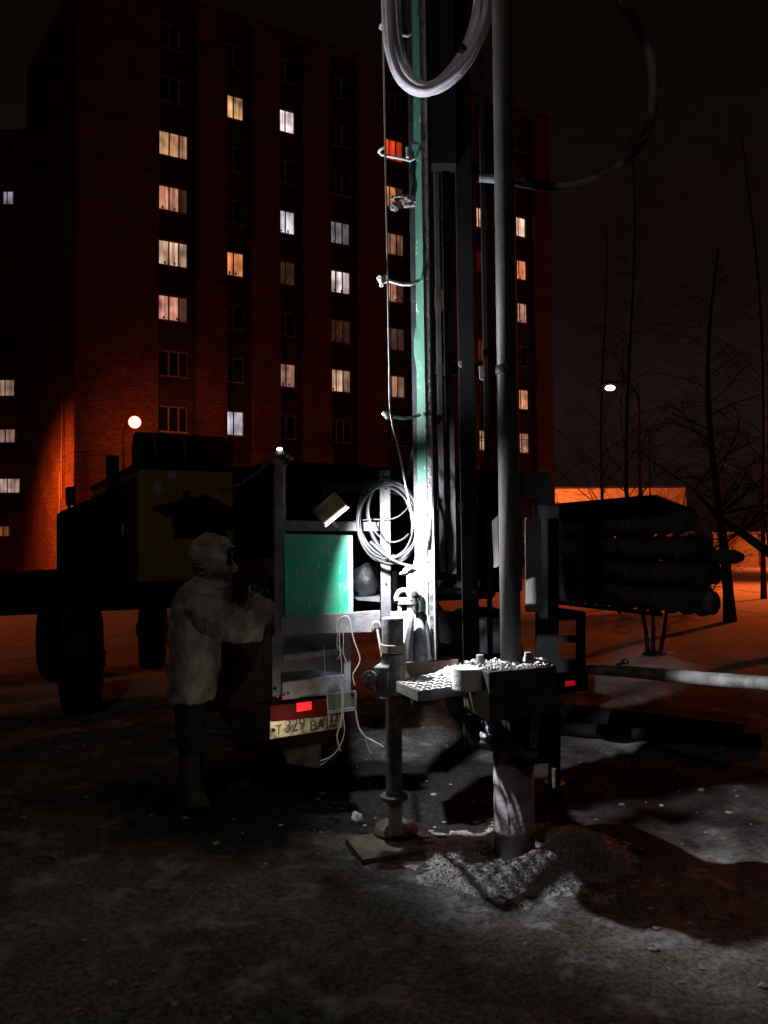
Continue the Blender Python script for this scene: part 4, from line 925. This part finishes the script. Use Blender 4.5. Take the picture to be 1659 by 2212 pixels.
def heap_h(x, y):
    dx, dy = x-cc.x, y-cc.y; r = math.hypot(dx, dy)
    a = math.atan2(dy, dx)
    crest = .30 + .05*math.sin(2*a+1) ; w_ = .13
    h = .10*math.exp(-((r-crest)/w_)**2)*max(.06, .5+.5*math.cos(a+.75)) + .012*math.exp(-(r/.5)**4)
    h += .05*math.exp(-(((x-cc.x-.34)/.2)**2+((y-cc.y+.05)/.13)**2))
    h += .018*noise.noise(Vector((x, y, 0))*9)+.007*noise.noise(Vector((x, y, 3))*31)
    if r < .17: h = min(h, .01)
    return gh(x, y) + h - .04*max(0, min(1, (r-.62)/.15))
hp = bmesh.new(); NX = 110; gg = []
for j in range(NX):
    row = []
    for i in range(NX):
        x = cc.x-.85+1.75*i/(NX-1); y = cc.y-.62+1.2*j/(NX-1); row.append(hp.verts.new((x, y, heap_h(x, y)-.010)))
    gg.append(row)
for j in range(NX-1):
    for i in range(NX-1): hp.faces.new((gg[j][i], gg[j][i+1], gg[j+1][i+1], gg[j+1][i]))
H = MB(); H.b.free(); H.b = hp
rnd = random.Random(4)
def on_heap(r):
    while True:
        x = cc.x + r.gauss(.17, .27); y = cc.y + r.gauss(-.13, .17)
        if math.hypot(x-cc.x, y-cc.y) > .12: return Vector((x, y, heap_h(x, y)-.007)), r.choice((.002,.002,.003,.004,.005,.007))
chips(H, on_heap, 9000, 0, 0, rnd)
tag(H.out('drill_cuttings', m_mud), None, None, None, 'stuff')
m_powder = mat('dry pale cuttings', (.75,.73,.74), rough=.7, col2=(.45,.43,.44), scale=60, bump=.5, bscale=120)
K = MB()
def on_clamp(r):
    u, v = r.random(), r.random()**.8; p = (T[0]*(1-u)+T[1]*u)*(1-v)+(T[3]*(1-u)+T[2]*u)*v
    return p+Vector((0,0,.002+.012*r.random()*(1+noise.noise(p*14)))), r.choice((.004,.005,.007,.010))
chips(K, on_clamp, 420, 0, 0, rnd)
def on_grate(r):
    u, v = .62+.38*r.random(), r.random()*.75; p = gpt(u, v); h = .05*(1-v)*max(0, (u-.55))*2
    return p+Vector((0,0,.004+h*r.random())), r.choice((.006,.008,.010,.012))
chips(K, on_grate, 700, 0, 0, rnd)
tag(K.out('pale_cuttings', m_powder), None, None, None, 'stuff')
# loose stones and ice lumps on the trodden ground
stone_m = mat('ice lump', (.42,.42,.42), col2=(.22,.21,.20), scale=30, rough=.6)
LS = MB()
for i in range(420):
    y = rnd.uniform(1.9, 7.5); x = rnd.uniform(-.55, .62)*y; s = rnd.choice((.004,.006,.008,.011,.016))
    z = gh(x, y)
    LS.blob((x, y, z+s*.2), s, 1, .8, (1.4, 1, .6), i)
tag(LS.out('ice_lumps', stone_m), None, None, None, 'stuff')
c = ground(770, 1783); tag(MB().blob((c.x, c.y, .03), .035, 3, .7, (.8,.8,1.2), 3).out('stone', stone_m, smooth=True), 'small pale stone beside the board under the left jack', 'stone')

# ------------------------------------------------------------------ augers on the side rack, and the rack
rackm = m_black
rk = MB(); rk.quad([(1161,1090,5.5), (1207,1090,5.5), (1207,1470,5.5), (1161,1470,5.5)], .08)
rk.quad([(1248,1325,5.5), (1265,1325,5.5), (1265,1450,5.5), (1248,1450,5.5)], .06)
rk.quad([(1200,1312,5.5), (1265,1322,5.5), (1265,1336,5.5), (1200,1342,5.5)], .06)
rk.quad([(1207,1374,5.5), (1250,1373,5.5), (1250,1388,5.5), (1207,1389,5.5)], .05)
rk.quad([(1207,1424,5.5), (1265,1424,5.5), (1265,1452,5.5), (1207,1452,5.5)], .06)
rk.out('pipe_rack', rackm, rig)
m_aug = steel('muddy auger steel', (.11,.10,.095), col2=(.03,.028,.026), scale=8, rough=.75, spec=.2)
def auger(p0, p1, r, label, phase):
    t = thing('auger', p0, label, 'auger', 'drill augers stacked on the side rack'); ax = (p1-p0); ln = ax.length; ax.normalize()
    MB().tube([p0-ax*.04, p1+ax*.04], r*.80, 18).out('shaft', m_aug, t, smooth=True)
    fl = bmesh.new(); s1 = ax.cross(Vector((0,0,1))).normalized(); s2 = ax.cross(s1); n = int(ln/.011); pitch = .12; prev = None
    for i in range(n+1):
        a = i/n*ln/pitch*2*math.pi+phase; d = s1*math.cos(a)+s2*math.sin(a); c = p0+ax*(ln*i/n); th = .010
        rr_ = r*(1+.04*noise.noise(Vector((i*.13, phase, 0))))
        cur = [fl.verts.new(c+d*r*.7-ax*th), fl.verts.new(c+d*rr_-ax*th*.6), fl.verts.new(c+d*rr_+ax*th*.6), fl.verts.new(c+d*r*.7+ax*th)]
        if prev:
            for k in range(3): fl.faces.new((prev[k], prev[k+1], cur[k+1], cur[k]))
        else: fl.faces.new(cur)
        prev = cur
    fl.faces.new(prev[::-1]); F_ = MB(); F_.b.free(); F_.b = fl; F_.out('flight', m_aug, t, smooth=False)
rows = [((1175,1272,6.45), (1530,1302,5.2), 'lowest front auger of the stack, its round end nearest the snow'),
        ((1175,1228,6.45), (1517,1243,5.25), 'front auger lying directly on the lowest one'),
        ((1175,1186,6.45), (1504,1183,5.3), 'third front auger from the bottom of the stack'),
        ((1175,1145,6.45), (1478,1124,5.35), 'topmost front auger of the stack, under the low lit building'),
        ((1190,1272,6.8), (1520,1290,5.6), 'lowest auger of the rear column, behind the front one'),
        ((1190,1229,6.8), (1535,1238,5.6), 'second auger of the rear column, its toothed end sticking out'),
        ((1190,1188,6.8), (1515,1180,5.6), 'third auger of the rear column, beside the protruding rod'),
        ((1190,1148,6.8), (1480,1118,5.6), 'topmost auger of the rear column')]
for i, (a_, c_, lab) in enumerate(rows): auger(at(*a_), at(*c_), .099, lab, i*1.3)
top_ = MB(); top_.hexa([at(1150,1092,6.6), at(1405,1069,5.25), at(1500,1100,5.3), at(1150,1125,6.4), at(1180,1090,7.2), at(1420,1069,6.0), at(1500,1100,6.0), at(1180,1125,7.2)]); top_.out('rack_beam', rackm, rig)
rk2 = MB(); rk2.beam(at(1190,1300,6.5), at(1440,1330,5.5)+Vector((0,.1,.0)), .03, .03); rk2.out('rack_rail', rackm, rig)
rod = MB(); rod.tube([at(1470,1200,5.8), at(1588,1203,5.4), at(1602,1204,5.35)], [.05,.05,.03], 14)
tag(rod.out('drill_rod', m_aug, smooth=True), 'dark drill rod poking out past the auger ends toward the bare trunk', 'drill rod')
tb1, tb2 = ground(1150, 1535, .095), ground(1604, 1589, .095)  # black cylinders laid along the dark strip on the ground
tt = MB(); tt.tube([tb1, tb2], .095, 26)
tag(tt.out('dark_cylinder', m_black, smooth=False, bevel=.003), 'long black cylinder shape on the snow below the horizontal pipe', 'tube')
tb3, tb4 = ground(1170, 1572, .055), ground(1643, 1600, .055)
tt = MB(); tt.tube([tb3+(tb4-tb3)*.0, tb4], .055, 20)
tag(tt.out('dark_cylinder', m_black, smooth=False, bevel=.003), 'thinner black cylinder shape in front of the thick one, reaching farther right', 'tube')
# long horizontal pipe to the right
hp_ = MB(); P = [(1222,1441,5.75),(1262,1444,5.7),(1262.5,1444,5.7),(1284,1446,5.6),(1284.5,1446,5.6),(1359,1451,5.35),(1533,1467,4.75),(1700,1480,4.2)]
hp_.tube([at(*p) for p in P], [.030,.030,.036,.036,.038,.041,.042,.042], 24)
tag(hp_.out('steel_pipe', mat('frosty steel pipe', (.26,.26,.26), col2=(.10,.10,.10), scale=9, bump=.4, bscale=25, rough=.6), smooth=True), 'long grey horizontal pipe with a coupling running out to the right edge', 'pipe')
wr = MB(); wr.beam(at(1332,1437,5.35), at(1350,1430,5.3), .022, .008); wr.tube([at(1350+7*math.cos(t), 1429+5*math.sin(t), 5.28) for t in [k*.63 for k in range(11)]], .006, 6)
tag(wr.out('spanner', m_frame), 'small grey ring spanner lying on top of the horizontal pipe', 'spanner')
# hose coil hung on the frame post
co = MB(); m_coil = mat('grey coiled hose', (.036,.036,.038), col2=(.022,.022,.024), scale=9)
rnd2 = random.Random(2)
def loop(cx, cy, rx, ry, D, r, t0=0, t1=6.3, tilt=0, dd=.05):
    pts = []
    for k in range(29):
        t = t0+(t1-t0)*k/28; x = rx*math.cos(t); y = ry*math.sin(t); pts.append(at(cx+x*math.cos(tilt)-y*math.sin(tilt), cy+x*math.sin(tilt)+y*math.cos(tilt), D+dd*math.cos(t)))
    co.tube(pts, r, 8, smooth_path=2)
loop(836, 1130, 64, 88, 4.50, .0085, tilt=-.10); loop(832, 1122, 57, 83, 4.50, .0075, tilt=-.25); loop(840, 1127, 66, 80, 4.46, .006, tilt=.05)
loop(846, 1105, 50, 66, 4.49, .0055, .9, 5.4, tilt=-.12); loop(850, 1120, 54, 84, 4.6, .012, tilt=-.2)
loop(838, 1135, 60, 84, 4.49, .008, tilt=-.2)
co.tube([at(800,1170,4.44), at(832,1198,4.44), at(858,1214,4.42), at(884,1222,4.40), at(905,1224,4.40)], .009, 8, smooth_path=5)
co.tube([at(762,1126,4.50), at(800,1122,4.5), at(850,1120,4.5), at(880,1098,4.5), at(886,1075,4.5)], .004, 6, smooth_path=5)
tag(co.out('hose_coil', m_coil, smooth=True), 'coil of grey hose hung over the right hand post next to the work lamp', 'hose coil')
# ------------------------------------------------------------------ the operator
pbase = ground(408, 1742)
per = thing('person', Vector((pbase.x, pbase.y, 0)), 'hooded worker in a pale camouflage jacket standing in profile at the control levers', 'person')
PO = Vector((pbase.x, pbase.y, 0)); PD = pbase.y
def pp(px, py, dy=0): return at(px, py, PD+dy)
def skin_body():
    V, E, R = [], [], []
    def add(p, r, par=None, ry=None):
        V.append(p-PO); R.append((r, ry or r)); i = len(V)-1
        if par is not None: E.append((par, i))
        return i
    pel = add(pp(412,1470), .115)
    sp1 = add(pp(415,1410), .11, pel); sp2 = add(pp(420,1350), .125, sp1); sp3 = add(pp(430,1295), .12, sp2); nk = add(pp(443,1262), .055, sp3)
    hd = add(pp(455,1225), .075, nk); hd2 = add(pp(460,1195), .095, hd); hd3 = add(pp(464,1170), .075, hd2)
    ch = add(pp(486,1222), .045, hd);
    for sgn, dy in ((1, -.19), (-1, .19)):
        sh = add(pp(432,1297, dy*.8), .065, sp3)
        if sgn == 1: el = add(pp(556,1338, -.12), .048, add(pp(495,1325, -.2), .055, sh)); wrp = pp(548,1302, -.02); hp2 = pp(544,1284, .02); hd_ = pp(546,1278,.02)
        else: el = add(pp(528,1336, .16), .048, add(pp(480,1318, .22), .055, sh)); wrp = pp(540,1304, .12); hp2 = pp(552,1290, .1); hd_ = pp(558,1284,.1)
        wr = add(wrp, .030, el); pm_ = add(hp2, .036, wr, .02)
        base = (hp2-wrp).normalized(); side = Vector((0, 1, 0)); up_ = base.cross(side)
        for k, L_ in enumerate((.062, .078, .084, .076, .058)):
            if k == 0: r0 = hp2 - base*.02 - side*.035; dirs = (base*.6-side*.7).normalized()
            else: r0 = hp2 + base*.02 + side*(.018*(k-2.5)); dirs = (base + side*.06*(k-2.5)).normalized()
            f0 = add(r0+dirs*.012, .0095, pm_); f1 = add(r0+dirs*(L_*.5), .009, f0)
            f2 = add(r0+dirs*(L_*.8) + Vector((.022, 0, -.004)), .0085, f1); add(r0+dirs*L_*.85+Vector((.036, 0, -.022)), .0075, f2)
    for dy, kx, fx in ((-.10, 404, 404), (.11, 412, 420)):
        h = add(pp(410,1492, dy), .08, pel); k = add(pp(kx+6,1600, dy), .05, h); an = add(pp(fx+6,1712, dy), .032, k)
        he = add(pp(fx+2,1730, dy), .026, an); add(pp(fx+30,1734, dy), .022, an)
    me = bpy.data.meshes.new('body'); me.from_pydata([tuple(v) for v in V], E, [])
    ob = link('body', me, mat('weathered skin', (.42,.20,.15), rough=.6, scale=20, var=.15), per)
    sk = ob.modifiers.new('skin', 'SKIN'); sk.use_smooth_shade = True
    for i, sv in enumerate(me.skin_vertices[0].data): sv.radius = R[i]; sv.use_root = (i == 0)
    ss = ob.modifiers.new('sub', 'SUBSURF'); ss.levels = 1; ss.render_levels = 2
    return ob
body = skin_body()
fc = MB(); fc.blob(pp(500,1226,.0), .024, 2, .1, (1.25,.75,.85)); fc.tube([pp(496,1206), pp(507,1222), pp(512,1230), pp(506,1234), pp(498,1234)], [.008,.012,.013,.011,.008], 8, smooth_path=3)
fc.blob(pp(484,1236), .055, 3, .1, (.95,.9,1.1)); fc.blob(pp(492,1248), .03, 2, .1, (1.1,1,.6))
fc.out('face', MATS['weathered skin'], body, smooth=True)
ey = MB()
for dy in (-.035, .035): ey.blob(pp(499,1213,dy), .011, 2, 0)
ey.out('eye', mat('dark eye', (.02,.015,.01), rough=.2), body, smooth=True)
m_camo = mat('faded camouflage cloth', (.40,.375,.345), col2=(.20,.18,.165), scale=9, thr=(.40,.60), rough=.9, bump=.8, bscale=30, spec=.15)
m_trouser = mat('black padded trousers', (.03,.03,.032), rough=.95, bump=.4, bscale=22, spec=.1)
m_boot = mat('grey felt boot', (.06,.052,.042), col2=(.03,.026,.02), rough=.95, scale=6)
def cloth(mb, name, material, amp=.012, sc=9, parent=per):
    ob = mb.out(name, material, parent, smooth=True)
    s = ob.modifiers.new('s', 'SUBSURF'); s.levels = 1; s.render_levels = 2
    tx = bpy.data.textures.get('folds') or bpy.data.textures.new('folds', 'CLOUDS'); tx.noise_scale = .06; tx.noise_depth = 3
    d = ob.modifiers.new('d', 'DISPLACE'); d.texture = tx; d.strength = amp; d.mid_level = .5; d.texture_coords = 'LOCAL'
    return ob
def ring(px0, px1, py, ry, dy=0):
    a, b_ = pp(px0, py, dy), pp(px1, py, dy); return ((a+b_)/2, (b_-a).length/2, ry)
jk = MB()
jk.loft([ring(366,449,1513,.20), ring(365,465,1505,.225), ring(367,461,1498,.215), ring(366,473,1460,.235), ring(369,477,1420,.235), ring(372,473,1395,.225), ring(368,483,1360,.245), ring(369,493,1315,.25), ring(379,499,1287,.23), ring(391,501,1268,.18), ring(407,497,1250,.12)], 28)
jk.tube([pp(418,1296,-.13), pp(442,1320,-.19), pp(482,1344,-.21), pp(528,1354,-.17), pp(560,1348,-.11), pp(571,1328,-.08), pp(562,1308,-.05), pp(552,1296,-.03)], [.09,.115,.108,.10,.092,.080,.066,.050], 16, smooth_path=3)
jk.tube([pp(440,1292,.13), pp(470,1310,.19), pp(505,1322,.2), pp(532,1330,.16), pp(545,1320,.14), pp(546,1308,.12)], [.08,.085,.072,.062,.055,.042], 14, smooth_path=3)
jacket = cloth(jk, 'jacket', m_camo, .05)
ho = MB()
# hood: a shell round the head, open to the right
hc = pp(458,1200)
ret = bmesh.ops.create_uvsphere(ho.b, u_segments=28, v_segments=20, radius=1)
for v in list(ho.b.verts):
    x, y, z = v.co; k = 1+.06*noise.noise(Vector((x, y, z))*2)
    v.co = hc + Vector((x*.150*k - .012*max(0, z) + (.025 if z < -.3 and x < 0 else 0), y*.135*k, z*.152*k - .012))
rem = [f for f in ho.b.faces if (f.calc_center_median()-hc).x > .095 and -.13 < (f.calc_center_median()-hc).z < .075 and abs((f.calc_center_median()-hc).y) < .095]
bmesh.ops.delete(ho.b, geom=rem, context='FACES')
pk = pp(501,1180)
ho.blob(pk, .018, 2, .1, (.8, 3.2, .5))
rim = [hc + Vector((.098+.01*math.cos(t), .095*math.sin(t), -.03+.10*math.cos(t))) for t in [k*2*math.pi/20 for k in range(21)]]
ho.tube(rim, .013, 8)
for k in range(5): ho.tube([hc + Vector((.150*math.cos(a)*math.cos(.5-k*.32)-.004, -.135*math.cos(.5-k*.32)*math.sin(a)*1.0, .150*math.sin(.5-k*.32))) for a in [.5+.22*q for q in range(9)]], .007, 6, cap=True)
hood = ho.out('hood', m_camo, per, smooth=True); sd = hood.modifiers.new('so', 'SUBSURF'); sd.levels = 1; sd.render_levels = 1
tx = bpy.data.textures.get('folds'); d = hood.modifiers.new('d', 'DISPLACE'); d.texture = tx; d.strength = .03; d.texture_coords = 'LOCAL'
cr = MB(); cr.tube([pp(420,1248,-.07), pp(438,1262,-.12), pp(462,1268,-.13), pp(486,1266,-.09), pp(500,1262,-.02)], [.02,.028,.028,.024,.016], 10, smooth_path=4)
cloth(cr, 'collar', m_camo, .012)
tr_ = MB()
for dy in (-.10, .11):
    tr_.loft([ring(376,440,1480,.11,dy), ring(378,442,1520,.105,dy), ring(380,442,1580,.095,dy), ring(384,440,1640,.088,dy)], 16)
cloth(tr_, 'trousers', m_trouser, .02)
for dy, x0 in ((-.10, 390), (.11, 398)):
    b2_ = MB(); b2_.loft([ring(x0-4,x0+44,1612,.078,dy), ring(x0-3,x0+42,1660,.074,dy), ring(x0-3,x0+42,1695,.070,dy), ring(x0-5,x0+48,1718,.064,dy), ring(x0-7,x0+66,1735,.060,dy), ring(x0-7,x0+67,1744,.058,dy)], 18)
    cloth(b2_, 'boot', m_boot if dy < 0 else m_trouser, .006)
